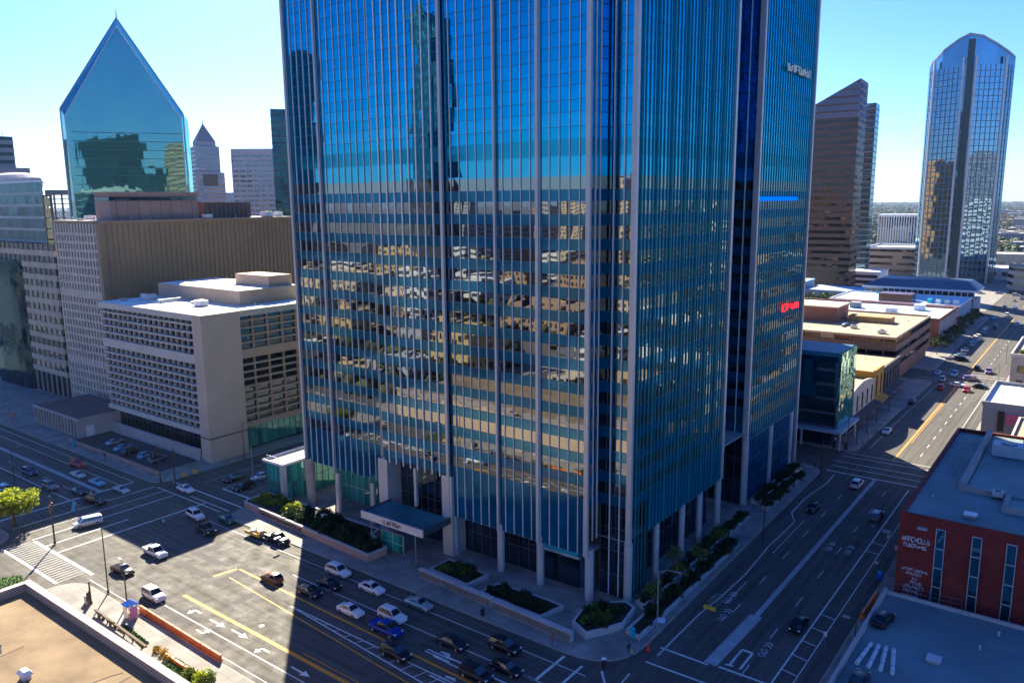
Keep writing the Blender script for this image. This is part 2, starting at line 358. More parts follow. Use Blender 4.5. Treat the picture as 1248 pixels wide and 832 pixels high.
ZW = .026
def strip(mb, p, q, w, z=ZW, m=0):
    p = Vector(p); q = Vector(q); d = (q-p).normalized(); nrm = Vector((-d.y, d.x))*(w/2)
    mb.face([(p.x-nrm.x,p.y-nrm.y,z),(q.x-nrm.x,q.y-nrm.y,z),(q.x+nrm.x,q.y+nrm.y,z),(p.x+nrm.x,p.y+nrm.y,z)], m)
def dashed(mb, p, q, w, on=3, off=6, z=ZW):
    p = Vector(p); q = Vector(q); L_ = (q-p).length; d = (q-p)/L_; t = 0
    while t < L_:
        strip(mb, p+d*t, p+d*min(L_, t+on), w, z); t += on+off
w = MB()
# front street
strip(w, (-97,70.6), (-45,70.6), .16); strip(w, (-127,74.9), (-46,74.9), .14)
strip(w, (-106,53.6), (-60,53.6), .16); strip(w, (-121,50.9), (-50,50.9), .12)
strip(w, (-63,68.0), (-52,68.0), .30); strip(w, (-64,67.1), (-54,66.9), .25)
for a, b in (((-90,64.3),(-60,62.0)), ((-90,64.3),(-60,64.2))): strip(w, a, b, .22)
for i in range(13):
    t = (i+1)/13; strip(w, (-90+30*t-.6, 64.3-2.3*t+.1), (-90+30*t, 64.3-.1*t), .14)
strip(w, (-50.5,70.6), (-50.5,77), .4); strip(w, (-53,70.6), (-50.5,70.6), .3)
strip(w, (-47.5,66), (-47.5,76.5), .35); strip(w, (-45,77.0), (-41,72), .3)
# left crossing: lines along Y
for x, y0, y1, wd in ((-158.3,52,77,.45), (-152.2,52,78.5,.3), (-148.2,52.3,78.5,.22), (-144.3,52,78.2,.28), (-139.7,52.3,66.6,.32), (-135.4,52,79.5,.35)):
    strip(w, (x,y0), (x,y1), wd)
for y, x0, x1, wd in ((52.0,-143.5,-122.5,.55), (47.3,-144.5,-124,.5), (78.6,-151.5,-129,.25), (82.3,-151.8,-127.5,.35), (79.8,-141,-128,.22), (86,-139.6,-127.6,.4)):
    strip(w, (x0,y), (x1,y), wd)
strip(w, (-139.6,86), (-139.6,170), .16); strip(w, (-133.6,88), (-133.6,170), .12); strip(w, (-146,86), (-146,170), .12)
# street to the left
strip(w, (-400,64.5), (-158.3,64.5), .2); strip(w, (-400,74.6), (-158.3,74.6), .16); strip(w, (-400,77.3), (-158.3,77.3), .16); dashed(w, (-330,67.4), (-159,67.4), .14)
dashed(w, (-330,58), (-159,58), .14)
# right street
strip(w, (-27.4,83), (-27.4,166), .22); strip(w, (-25.3,83), (-25.3,166), .14)
for y in (90.5, 94.5, 98.5, 102.5, 106.8, 132, 136): strip(w, (-27.3,y), (-25.4,y-.4), .2)
for y in (141.5,142.1,142.7): strip(w, (-27,y), (-25.7,y), .3)
dashed(w, (-30.9,86), (-30.9,166), .13, 3, 7.5); dashed(w, (-37.4,100), (-37.4,166), .13, 3, 7.5)
pts = [(-41.0,84),(-41.0,97),(-40.5,103),(-40.2,112),(-40.8,124),(-40.6,137),(-42.4,141),(-42.6,150),(-41.6,160),(-41.8,167)]
for a, b in zip(pts, pts[1:]): strip(w, a, b, .18)
strip(w, (-39.2,102), (-39.2,110), .14); strip(w, (-39.4,122), (-39.4,139), .14)
for y, wd in ((168.8,.45), (172.6,.26), (176.2,.26), (180.8,.24), (183.6,.24)): strip(w, (-44.0,y), (-23.4,y), wd)
strip(w, (-33.8,86.4), (-24,86.4), .34); strip(w, (-41.6,86.0), (-35,86.0), .3); strip(w, (-41.6,82.0), (-24,82.4), .3); strip(w, (-42.0,78.6), (-41.5,72), .2)
dashed(w, (-29.6,190), (-29.6,272), .16, 3, 5); strip(w, (-25.5,190), (-25.5,272), .14); strip(w, (-40.2,190), (-39.2,270), .12)
for y in (275.5, 279, 288, 291.5): strip(w, (-45.8,y), (-23,y), .3)
dashed(w, (-29.4,296), (-29.4,440), .16, 3, 6); dashed(w, (-39.5,296), (-39.5,440), .14, 3, 6)
struct('white_markings', w, MARK, 'white lane lines, stop lines and crosswalk bars', 'road marking')
y_ = MB()
strip(y_, (-105.9,66.8), (-50,65.4), .36); strip(y_, (-106.6,62.9), (-105.7,66.95), .5); strip(y_, (-104.7,56.9), (-50,56.5), .55)
strip(y_, (-104.2,64.2), (-62,61.0), .2); strip(y_, (-78,57.6), (-50,57.4), .14)
strip(y_, (-33.9,184.4), (-33.9,272), .42); strip(y_, (-33.3,200), (-33.3,272), .14); strip(y_, (-33.9,294), (-33.9,440), .4); strip(y_, (-33.9,490), (-33.9,540), .4)
struct('yellow_markings', y_, MARKY, 'yellow median and turn lane lines on the streets', 'road marking')
b_ = MB()
strip(b_, (-34.4,101), (-34.2,168.4), .75); strip(b_, (-34.9,86.3), (-34.4,101), 1.7, .025)
strip(b_, (-400,70.5), (-158.5,70.4), 1.0)
for i in range(22): strip(b_, (-143.6+i*.92, 47.7), (-143.6+i*.92, 51.6), .22)
struct('painted_median', b_, MARKG, 'pale grey painted medians in the street middle', 'road marking')

def flat_shape(mb, pts, c, ang, s=1.0, z=ZW+.004):
    ca, sa = cos(ang), sin(ang)
    mb.face([(c[0]+(x*ca-y*sa)*s, c[1]+(x*sa+y*ca)*s, z) for x, y in pts])
def arrow(c, ang, kind='straight', s=1.0):
    mb = MB()
    if kind == 'straight':
        flat_shape(mb, [(-1.8,-.14),(.4,-.14),(.4,.14),(-1.8,.14)], c, ang, s); flat_shape(mb, [(.4,-.55),(1.8,0),(.4,.55)], c, ang, s, ZW+.005)
    elif kind == 'turn':
        flat_shape(mb, [(-1.1,-.16),(.3,-.16),(.62,.1),(.62,.5),(.3,.5),(.3,.2),(.15,.14),(-1.1,.14)], c, ang, s)
        flat_shape(mb, [(-.1,.5),(1.05,.5),(.46,1.25)], c, ang, s, ZW+.006)
    else:
        flat_shape(mb, [(-2.2,-.7),(2.0,-.7),(2.0,-.45),(-2.2,-.45)], c, ang, s); flat_shape(mb, [(-2.2,-.2),(2.0,-.2),(2.0,.05),(-2.2,.05)], c, ang, s, ZW+.005)
        flat_shape(mb, [(-.4,.3),(1.4,.3),(.9,.8),(-.4,.6)], c, ang, s, ZW+.006)
    o = mb.build('turn_arrow', MARK); o['kind'] = 'structure'; o['label'] = 'white arrow painted in the lane'; o['category'] = 'road marking'; return o
for (px, py), an, k in (((240,744),pi,'turn'), ((265,759),0,'straight'), ((292,772),0,'straight'), ((322,791),pi,'turn'), ((366,818),0,'straight'), ((245,770),0,'turn'),
                        ((537,797),0,'box'), ((543,827),0,'box')):
    c = at(px, py, .02); arrow(c, an, k, 1.0)
def bike_mark(px, py):
    c = at(px, py, .02); mb = MB()
    for sx in (-.55, .55):
        for i in range(10):
            a0 = 2*pi*i/10; a1 = 2*pi*(i+1)/10
            strip(mb, (c[0]+.42*cos(a0), c[1]+sx+.42*sin(a0)), (c[0]+.42*cos(a1), c[1]+sx+.42*sin(a1)), .09, ZW+.004)
    strip(mb, (c[0],c[1]-.55), (c[0]+.45,c[1]+.05), .1, ZW+.005); strip(mb, (c[0]+.45,c[1]+.05), (c[0],c[1]+.55), .1, ZW+.006)
    for dy in (1.6, 2.3): strip(mb, (c[0]-.5,c[1]+dy), (c[0],c[1]+dy+.5), .18, ZW+.004); strip(mb, (c[0],c[1]+dy+.5), (c[0]+.5,c[1]+dy), .18, ZW+.005)
    o = mb.build('bicycle_symbol', MARK); o['kind'] = 'structure'; o['label'] = 'white bicycle symbol painted in the lane'; o['category'] = 'road marking'
for p in ((887,731), (930,795), (1010,668), (1033,672), (880,752), (1063,640)): bike_mark(*p)
mb = MB(); c = at(903,803,.02)
for dx in (-.7, .7): strip(mb, (c[0]+dx,c[1]-2.2), (c[0]+dx,c[1]+2.2), .28, ZW+.004)
strip(mb, (c[0]-.7,c[1]+2.2), (c[0]+.7,c[1]+2.2), .4, ZW+.005); strip(mb, (c[0]-1.2,c[1]-2.2), (c[0]-.2,c[1]-1.9), .3, ZW+.006)
o = mb.build('lane_symbol', MARK); o['kind'] = 'structure'; o['label'] = 'tall white symbol painted in the right street'; o['category'] = 'road marking'
# darker patches and crack sealing lines of the worn street
PATCH = mat('asphalt_patch', (.085,.082,.078), .9, .25, .5)
SEAL = mat('crack_seal', (.035,.034,.033), .7, .2, 1.0)
mb = MB(); rp = random.Random(3)
for k in range(26):
    x = rp.uniform(-170,-55); y = rp.uniform(52,76); a = rp.choice((0, pi/2)); L_ = rp.uniform(2, 9); ww = rp.uniform(.8, 2.2)
    strip(mb, (x-cos(a)*L_/2, y-sin(a)*L_/2), (x+cos(a)*L_/2, y+sin(a)*L_/2), ww, .0225+k*.00006)
for k in range(14):
    x = rp.uniform(-43,-25); y = rp.uniform(86,260); L_ = rp.uniform(2, 9); strip(mb, (x, y-L_/2), (x, y+L_/2), rp.uniform(.8, 2.0), .0225+(k+26)*.00006)
struct('asphalt_patches', mb, PATCH, 'darker repair patches in the asphalt', 'road')
mb = MB()
for k in range(22):
    x = rp.uniform(-160,-60); y = rp.uniform(52,76); p = Vector((x, y)); d = rp.choice(((1,0),(1,0),(0,1)))
    for i in range(rp.randint(5, 11)):
        q = p+Vector((d[0]*1.4+rp.uniform(-.25,.25), d[1]*1.4+rp.uniform(-.25,.25))); strip(mb, p, q, .07, .0245+k*.00003); p = q
struct('crack_sealing', mb, SEAL, 'thin dark sealed cracks in the street', 'road')

# manhole covers
COVER_M = mat('iron_cover', (.05,.047,.045), .55, .3, 4, metal=.5)
for i, (x, y) in enumerate(((-118,60.5),(-96,73),(-88,58.5),(-72,72.5),(-129,66),(-60,69),(-148,60),(-165,73),(-30.2,104),(-38.5,118),(-32,148),(-37,92),(-36,160),(-30,215))):
    mb = MB(); mb.cyl(x, y, .02, .032, .42, n=16); o = mb.build('manhole_cover', COVER_M); o['kind'] = 'structure'; o['label'] = 'round iron manhole cover set in the asphalt'; o['category'] = 'road'
# ------------------------------------------------------------------ the blue glass tower
VIS = glass('vision_glass', (.58,.64,.68), (.012,.010,.009), .38, rough=.012, jit=.0055, wav=.012)
UPV = glass('upper_glass', (.13,.53,.82), (.004,.05,.12), .60, rough=.012, jit=.006, wav=.010)  # panes and spandrels above eye level: sky reflection put into the azure tint
UPS = glass('upper_spandrel_glass', (.11,.50,.78), (.004,.06,.14), .58, rough=.03, jit=.005, wav=.010, var=.2)
SPAN = glass('spandrel_glass', (.14,.42,.70), (.012,.075,.155), .20, rough=.10, jit=.006, wav=.01, var=.2)
BAND_REFL = glass('painted_reflection_glass', (.10,.42,.62), (.006,.055,.13), .50, rough=.10, jit=.004, wav=.01, var=.2)  # darker tint paints a horizon reflection into the glass; not a plant floor
SIDE_V = VIS; SIDE_S = SPAN
FIN = mat('fin_aluminium', (.82,.80,.77), .4, .08, .2, metal=.1)
FIN_B = mat('fin_blue_aluminium', (.10,.36,.40), .35, .15, .2, metal=.45)
COVER = mat('column_cover', (.50,.50,.51), .4, .08, .2, metal=.25)
TRANS = mat('transom_metal', (.06,.14,.24), .4, .2, .3, metal=.4)
TZ = 182.0
tower = thing('glass_tower', 'huge blue mirror glass office tower filling the middle of the view', 'skyscraper', (-85,91,0))
def stretch(x0, x1, step): 
    n = max(1, round((x1-x0)/step)); return [x0+(x1-x0)*i/n for i in range(n+1)]
TP = [(-118.5,91.2),(-96.3,91.2),(-96.3,90.0),(-81.5,90.0),(-81.5,90.5),(-55.5,90.5),(-55.5,94),(-50.7,94),(-50.7,127.2),(-58,127.2),(-58,139.3),(-51,139.3),(-51,168.8),(-66,168.8),(-66,212),(-118.5,212)]
floors = []; z = 14.0
while z < 57.5: floors.append((z, z+3.31)); z += 3.31
F0 = z
floors.append(('refl_band', z, 65.2)); z = 65.2
while z < TZ-3: floors.append((z, z+3.4)); z += 3.4
for fl in floors:
    if fl[0] == 'refl_band':
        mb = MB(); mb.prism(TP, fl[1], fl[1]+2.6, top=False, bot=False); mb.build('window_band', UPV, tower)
        mb = MB(); mb.prism(TP, fl[1]+2.6, fl[2], top=False, bot=False); mb.build('painted_reflection_band', BAND_REFL, tower); continue  # ordinary storey below, painted reflection band above it
    a, b = fl; zs = a+(b-a)*.46
    mb = MB(); mb.prism(TP, a, zs, top=False, bot=False, m=0)
    q = inset(TP, -.05); mb.prism(q, zs-.03, zs+.04, m=1)
    if a > 66: mb.prism(q, a-.03, a+.03, m=1)
    mb.build('spandrel', [UPS if a > 60 else SPAN, TRANS], tower)
    mb = MB(); mb.prism(TP, zs, b, top=False, bot=False); mb.build('window_band', UPV if a > 60 else VIS, tower)
mb = MB(); mb.prism(TP, TZ-3, TZ, m=0); mb.build('roof_parapet', COVER, tower)
# lower skirts, each bay ending at its own height
for x0, x1, y, zb in ((-118.5,-96.3,91.2,9.0), (-81.5,-55.5,90.5,7.1)):
    mb = MB(); mb.box(x0, y, zb, x1, y+.4, 14.0, 0); mb.box(x0, y-.06, zb-.12, x1, y+.4, zb, 1); mb.build('glass_skirt', [SPAN, TRANS], tower)
mb = MB(); mb.box(-51.1,99.5,9.0,-50.7,127.2,14.0,0); mb.box(-51.1,99.5,8.85,-50.64,127.2,9.0,1); mb.build('glass_skirt', [SPAN, TRANS], tower)
mb = MB(); mb.box(-51.4,139.3,12.6,-51,168.8,14.0,0); mb.box(-51.4,139.3,12.4,-50.94,168.8,12.6,1); mb.build('glass_skirt', [SPAN, TRANS], tower)
mb = MB(); mb.prism(inset([(-118.3,91.4),(-96.2,91.4),(-96.2,94.5),(-51.2,94.5),(-51.2,168.6),(-66,168.6),(-66,211.5),(-118.3,211.5)], .1), 13.9, 14.1); mb.build('soffit', CONC_G, tower)
mb = MB(); mb.box(-81.4,90.95,7.0,-55.6,94.5,7.1); mb.box(-118.4,91.65,8.9,-96.4,97.8,9.0); mb.box(-56,94,8.9,-51.15,127,9.0); mb.build('soffit', CONC_G, tower)
# ground floor walls set back behind the columns
def glazed(name, x0, y0, x1, y1, z0, z1, gm, step=1.55, hz=(), fr=ALU_D, parent=tower):
    """glazed wall from (x0,y0) to (x1,y1), frames as its sub-part"""
    d = Vector((x1-x0, y1-y0)); L_ = d.length; d = d/L_; nrm = Vector((-d.y, d.x))*.12
    mb = MB(); P = [(x0-nrm.x,y0-nrm.y),(x1-nrm.x,y1-nrm.y),(x1+nrm.x,y1+nrm.y),(x0+nrm.x,y0+nrm.y)]
    mb.prism(P, z0, z1); o = mb.build(name, gm, parent)
    f = MB(); n = max(1, round(L_/step))
    for i in range(n+1):
        c = Vector((x0, y0))+d*(L_*i/n); f.obox((c.x, c.y), (d.x, d.y), .05, .2, z0, z1)
    for h in hz:
        c = Vector((x0+x1, y0+y1))/2; f.obox((c.x, c.y), (d.x, d.y), L_/2, .19, h-.05, h+.05)
    f.build('frame', fr, o); return o
glazed('lobby_window', -81.3,93.6, -58.5,93.6, .16, 7.0, DARKGLASS, 1.9, (3.6,))
glazed('lobby_window', -58.4,93.6, -56.2,93.6, .16, 7.0, SPAN, 2.2, (3.6,))
glazed('lobby_window', -55.5,94.25, -50.9,94.25, .16, 14.0, DARKGLASS, 1.6, (3.6,7.2,10.6))
glazed('lobby_window', -50.85,94.3, -50.85,99.5, .16, 9.0, DARKGLASS, 1.3, (3.6,))
glazed('lobby_window', -53.4,99.5, -53.4,127, .16, 9.0, DARKGLASS, 1.5, (4.6,))
glazed('lobby_window', -58,139.05, -51.3,139.05, .16, 13.9, DARKGLASS, 1.9, (4.6,9.2))
glazed('lobby_window', -51.3,139.6, -51.3,168.5, .16, 12.6, SPAN, 1.5, (4.4,8.2))
glazed('lobby_window', -95.2,93.2, -82.6,93.2, .16, 13.8, DARKGLASS, 1.6, (4.0,7.4,10.6))
glazed('lobby_window', -117.8,97.2, -101.5,97.2, .16, 8.9, GREENGLASS, 1.6, (3.0,6.0), ALU)
glazed('lobby_window', -101.5,93.4, -96.6,93.4, .16, 8.9, DARKGLASS, 1.6, (4.4,))
mb = MB(); mb.box(-65.2,93.0,.16,-58.6,93.45,4.7,0); mb.box(-65.4,92.9,4.7,-58.4,93.45,5.0,1); o = mb.build('shop_window', [DARKGLASS, ALU], tower)
mb = MB(); mb.box(-65.2,92.9,5.0,-58.6,93.4,7.0); mb.build('shop_sign_panel', TEALP, tower)
# round and square ground columns carried up as column covers
for x, y, r in ((-81.3,90.1,.95), (-71.4,89.9,.72), (-63.9,89.9,.72), (-55.5,90.2,.8), (-50.7,93.8,.75), (-110.3,90.7,.72), (-101.0,90.7,.6), (-51.0,103.0,.65), (-51.0,112.0,.65), (-51.0,118.8,.65), (-51.0,126.6,.7), (-51.1,139.4,.8), (-51.1,153,.6), (-51.1,165.6,.6)):
    mb = MB(); top = {90.1:13.6}.get(y, 8.0 if y < 91 else 9.0)
    if y > 139: top = 12.5
    mb.cyl(x, y+.9 if y < 92 else y, .16, top, r*.82, n=16); mb.build('column', COVER, tower)
mb = MB(); mb.box(-97.6,89.9,.16,-95.4,93.2,13.7); mb.build('pillar', COVER, tower)
mb = MB(); mb.box(-82.8,89.9,.16,-80.7,93.2,13.7); mb.build('pillar', COVER, tower)
mb = MB(); mb.box(-89.2,90.0,6.8,-88.7,90.5,13.5); mb.build('column', COVER, tower)
mb = MB(); mb.cyl(-117.6,91.0,.16,9.5,.9,n=14); mb.build('column', mat('bare_concrete_column',(.34,.31,.27),.8,.15,.5), tower)
# vertical fins
def fin(x0, y0, x1, y1, z0, mtl=FIN, name='mullion_fin', z1=TZ-1):
    mb = MB(); mb.box(x0, y0, z0, x1, y1, z1); mb.build(name, mtl, tower)
for x in stretch(-118.5, -96.3, 1.58)[1:-1]: fin(x-.04, 91.04, x+.04, 91.19, 8.8)
for x in stretch(-96.3, -81.5, 1.64)[1:-1]: fin(x-.09, 89.80, x+.09, 89.99, 13.4)
for x in stretch(-81.5, -55.5, 1.62)[1:-1]: fin(x-.04, 90.34, x+.04, 90.49, 7.0)
for x, y, wd, z0 in ((-118.4,91.1,.5,8.8), (-110.3,91.1,.42,8.0), (-96.4,90.6,.55,13.4), (-81.4,90.2,.5,7.0), (-71.4,90.4,.34,7.0), (-63.9,90.4,.5,7.0), (-55.6,90.4,.66,7.0)):
    fin(x-wd/2, y-.42, x+wd/2, y+.05, z0, COVER, 'column_cover')
fin(-51.15,93.6,-50.4,94.2,.16,COVER,'column_cover'); fin(-51.2,126.6,-50.4,127.3,8.9,COVER,'column_cover'); fin(-51.6,138.9,-50.6,139.6,12.4,COVER,'column_cover'); fin(-51.3,168.3,-50.6,168.9,.16,COVER,'column_cover')
for x in (-53.9, -52.3): fin(x-.05, 93.75, x+.05, 93.98, .2)
for x in (-55.2, -53.2): fin(x-.05, 139.05, x+.05, 139.28, 14)
for y in (91.6, 92.8): fin(-55.48, y-.05, -55.3, y+.05, 9)
for i, y in enumerate(stretch(94.2, 126.8, 1.12)[1:-1]): fin(-50.69, y-.045, -50.53 if i % 4 else -50.38, y+.045, 8.9 if y > 99.4 else .2, FIN_B)
for i, y in enumerate(stretch(139.6, 168.5, 1.32)[1:-1]): fin(-50.99, y-.045, -50.84, y+.045, 12.4, FIN_B)
# illuminated and plain lettering on the tower, unreadable at this size
def glyphs(mb, o, ux, uz, n, h, adv, rnd, t=.12, out=(0,0,0), wgt=.16):
    """row of letter-like stroke shapes: o origin, ux along the line, uz up, both 3D unit vectors"""
    o = Vector(o); ux = Vector(ux); uz = Vector(uz); nrm = ux.cross(uz)
    def bar(a, b):
        p = o+ux*a[0]+uz*a[1]; q = o+ux*b[0]+uz*b[1]; d = (q-p); L_ = d.length
        if L_ < 1e-4: return
        d = d/L_; s = nrm.cross(d)*(wgt*h/2); P = [p-s, q-s, q+s, p+s]
        mb.face([tuple(v+nrm*t) for v in P]); 
        for i in range(4): mb.face([tuple(P[i]), tuple(P[(i+1) % 4]), tuple(P[(i+1) % 4]+nrm*t), tuple(P[i]+nrm*t)])
    x = 0
    for k in range(n):
        w_ = h*rnd.uniform(.42, .62); kind = rnd.randint(0, 5); hh = h*rnd.choice((1, 1, .72))
        if rnd.random() < .8: bar((x, 0), (x, hh))
        if kind in (0, 1, 4): bar((x, hh), (x+w_, hh))
        if kind in (0, 2): bar((x, hh*.5), (x+w_*.8, hh*.5))
        if kind in (1, 3, 5): bar((x, 0), (x+w_, 0))
        if kind in (2, 4, 5): bar((x+w_, 0), (x+w_, hh))
        if kind == 3: bar((x, hh), (x+w_, 0))
        x += w_+adv
    return x
def emis(name, c, s):
    if name in MATS: return MATS[name]
    m, nt, out = new_mat(name); e = nn(nt, 'ShaderNodeEmission'); e.inputs[0].default_value = rgba(c); e.inputs[1].default_value = s
    nt.links.new(e.outputs[0], out.inputs[0]); MATS[name] = m; return m
rg = random.Random(11)
mb = MB(); glyphs(mb, (-50.55,154.4,35.2), (0,1,0), (0,0,1), 9, 1.35, .5, rg, .12, wgt=.24)
tag(mb.build('wall_sign', emis('red_sign_light', (1.0,.02,.03), .55)), 'glowing red letters mounted on the right wing of the glass tower', 'sign')
mb = MB(); glyphs(mb, (-50.55,150.9,80.4), (0,1,0), (0,0,1), 13, 1.15, .45, rg, .12, wgt=.24)
tag(mb.build('wall_sign', mat('sign_cream', (.85,.82,.65), .5, .1, .5)), 'cream white letters high on the right wing of the glass tower', 'sign')

mb = MB(); [mb.box(-50.83,139.9+k*1.32,56.8,-50.6,140.9+k*1.32,57.5) for k in range(16)]; bs_ = mb.build('blue_strip', emis('blue_strip_emission', (.02,.16,1.0), .35)); tag(bs_, 'glowing blue strip across the right wing of the glass tower', 'sign')  # row of flat blue emissive boxes across the wing
# entrance canopy
can = thing('entrance_canopy', 'entrance canopy with ribbed metal roof and pale lettered fascia on the glass tower', 'canopy', (-88,86,0))
mb = MB(); mb.box(-94.6,83.5,6.35,-81.2,89.8,6.6)
for i in range(26): mb.box(-94.4+i*.515, 83.6, 6.6, -94.25+i*.515, 89.8, 6.74)
mb.build('roof', mat('canopy_metal', (.16,.34,.40), .35, .2, .3, metal=.5), can)
mb = MB(); mb.box(-94.9,83.2,5.7,-81.0,83.5,6.95); fa = mb.build('fascia', mat('canopy_fascia', (.62,.56,.53), .6, .1, .4), can)
mb = MB(); mb.box(-94.9,83.5,5.8,-94.6,89.8,6.9); mb.build('side_beam', ALU_D, can)
mb = MB(); mb.box(-81.2,83.5,5.8,-80.95,89.8,6.9); mb.build('side_beam', ALU_D, can)
mb = MB(); glyphs(mb, (-89.6,83.2,6.05), (1,0,0), (0,0,1), 8, .62, .18, random.Random(5), .05); mb.build('lettering', BLACK, fa)
mb = MB(); mb.cyl(-83.5,84.2,.16,6.35,.11,n=8); mb.build('post', STEEL, can)
mb = MB(); mb.cyl(-93.6,84.2,.16,6.35,.11,n=8); mb.build('post', STEEL, can)
# glass wind screen beside the entrance
ws = thing('glass_screen', 'clear glass wind screen in a metal frame left of the tower entrance', 'screen', (-91,84,0.16))
for x in (-92.6, -90.0, -87.6):
    mb = MB(); mb.box(x-.06,85.5,.16,x+.06,85.62,3.4); mb.build('post', ALU, ws)
mb = MB(); mb.box(-92.54,85.53,.3,-87.66,85.58,3.2); mb.build('pane', GREENGLASS, ws)
mb = MB(); mb.box(-92.6,85.5,3.4,-87.5,85.62,3.5); mb.box(-92.54,85.5,1.7,-87.66,85.62,1.78); mb.build('rail', ALU, ws)
# green glass pavilion
pv = thing('glass_pavilion', 'green glass pavilion with white corner post left of the glass tower', 'pavilion', (-126,94,0.16))
o = glazed('window_wall', -128.4,88.9, -123.6,88.9, .16, 7.2, GREENGLASS, 1.3, (3.6,), ALU_D, pv)
o = glazed('window_wall', -123.1,89.4, -123.1,104, .16, 7.2, GREENGLASS, 1.45, (3.6,), ALU_D, pv)
o = glazed('window_wall', -128.6,89.4, -128.6,104, .16, 7.2, GREENGLASS, 1.45, (3.6,), ALU_D, pv)
mb = MB(); mb.box(-123.7,88.5,.16,-122.8,89.4,7.2); mb.build('corner_post', COVER, pv)
mb = MB(); mb.box(-129,88.5,7.2,-122.7,104.4,7.4); mb.build('roof', CONC_G, pv)
mb = MB(); mb.box(-129.1,88.4,7.4,-122.6,88.6,7.85); mb.box(-129.1,88.6,7.4,-128.9,104.4,7.85); mb.box(-122.8,88.6,7.4,-122.6,104.4,7.85); mb.build('parapet', WHITE, pv)
mb = MB()
for i in range(7): mb.box(-128.7+i*.97, 89.2, 7.4, -128.65+i*.97, 89.25, 8.5)
mb.box(-128.7,89.2,8.45,-122.8,89.26,8.5); mb.build('railing', ALU_D, pv)

# ------------------------------------------------------------------ vegetation builders
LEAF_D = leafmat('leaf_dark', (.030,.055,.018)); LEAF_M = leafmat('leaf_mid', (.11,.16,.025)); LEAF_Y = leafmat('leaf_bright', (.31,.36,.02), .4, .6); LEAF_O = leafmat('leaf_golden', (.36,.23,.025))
BARK = mat('bark', (.09,.065,.045), .9, .3, 2.0)
def leaves(mb, c, r, n, size, rnd, shell=.55, flat=0.0):
    for i in range(n):
        while True:
            d = Vector((rnd.uniform(-1,1), rnd.uniform(-1,1), rnd.uniform(-1,1)))
            if .01 < d.length < 1: break
        d = d.normalized()*(shell+(1-shell)*rnd.random())
        p = Vector((c[0]+d.x*r[0], c[1]+d.y*r[1], c[2]+d.z*r[2]))
        a = Vector((rnd.gauss(0,1), rnd.gauss(0,1), rnd.gauss(0,1)*(1-flat))).normalized(); b = a.cross(Vector((rnd.gauss(0,1), rnd.gauss(0,1), rnd.gauss(0,1)))).normalized()
        s = size*rnd.uniform(.6, 1.4)
        mb.face([tuple(p-a*s), tuple(p+b*s*.55), tuple(p+a*s), tuple(p-b*s*.55)])
def tree_mesh(h, spread, rnd, leaf, nclump=14, per=90, lsize=.22, trunk=.16, clear=.38):
    t = MB(); top = Vector((0, 0, h*clear)); t.tube((0,0,-.1), top, trunk, trunk*.7, 8)
    cl = MB(); crowns = []
    for i in range(nclump):
        a = 2.4*i; rr = spread*math.sqrt((i+.5)/nclump)*rnd.uniform(.75,1.05); zz = h*(clear+.12+(1-clear-.2)*rnd.random()*(1-.5*(rr/spread)**2))
        crowns.append(Vector((rr*cos(a), rr*sin(a), zz)))
    for c in crowns:
        mid = top*.5+Vector((c.x*.45, c.y*.45, h*clear*.5+c.z*.3)); t.tube(top-Vector((0,0,.2)), mid, trunk*.5, trunk*.3, 5); t.tube(mid, c, trunk*.3, trunk*.1, 5)
        leaves(cl, c, (spread*.40, spread*.40, h*.13), per, lsize, rnd)
    return t, cl
def make_tree(name, label, cat, loc, h, spread, seed, leaf, group=None, **kw):
    r_ = random.Random(seed); root = thing(name, label, cat, loc, group); t, c = tree_mesh(h, spread, r_, leaf, **kw)
    for mb, nm, mt in ((t, 'trunk', BARK), (c, 'crown', leaf)):
        mb.v = [(x+loc[0], y+loc[1], z+loc[2]) for x, y, z in mb.v]; mb.build(nm, mt, root)
    return root
def shrub_mesh(r, h, rnd, n, size):
    mb = MB()
    for i in range(5): leaves(mb, (rnd.uniform(-.5,.5)*r, rnd.uniform(-.5,.5)*r, h*.45+rnd.uniform(-.1,.15)*h), (r*.6, r*.6, h*.5), n//5, size, rnd)
    return mb
SHRUBS = {}
for key, lf in (('d', LEAF_D), ('m', LEAF_M), ('y', LEAF_Y), ('o', LEAF_O)):
    for s in range(2):
        o = shrub_mesh(.9, 1.1, random.Random(s+40), 260, .15).build('shrub', lf); SHRUBS[key+str(s)] = o.data; bpy.data.objects.remove(o)
def shrub(x, y, z, s, key, label, group, sz=1.0):
    o = bpy.data.objects.new('shrub', SHRUBS[key]); COL.objects.link(o); o.location = (x, y, z); o.rotation_euler = (0, 0, R.random()*6.28); o.scale = (s, s, s*sz)
    tag(o, label, 'shrub', group); return o

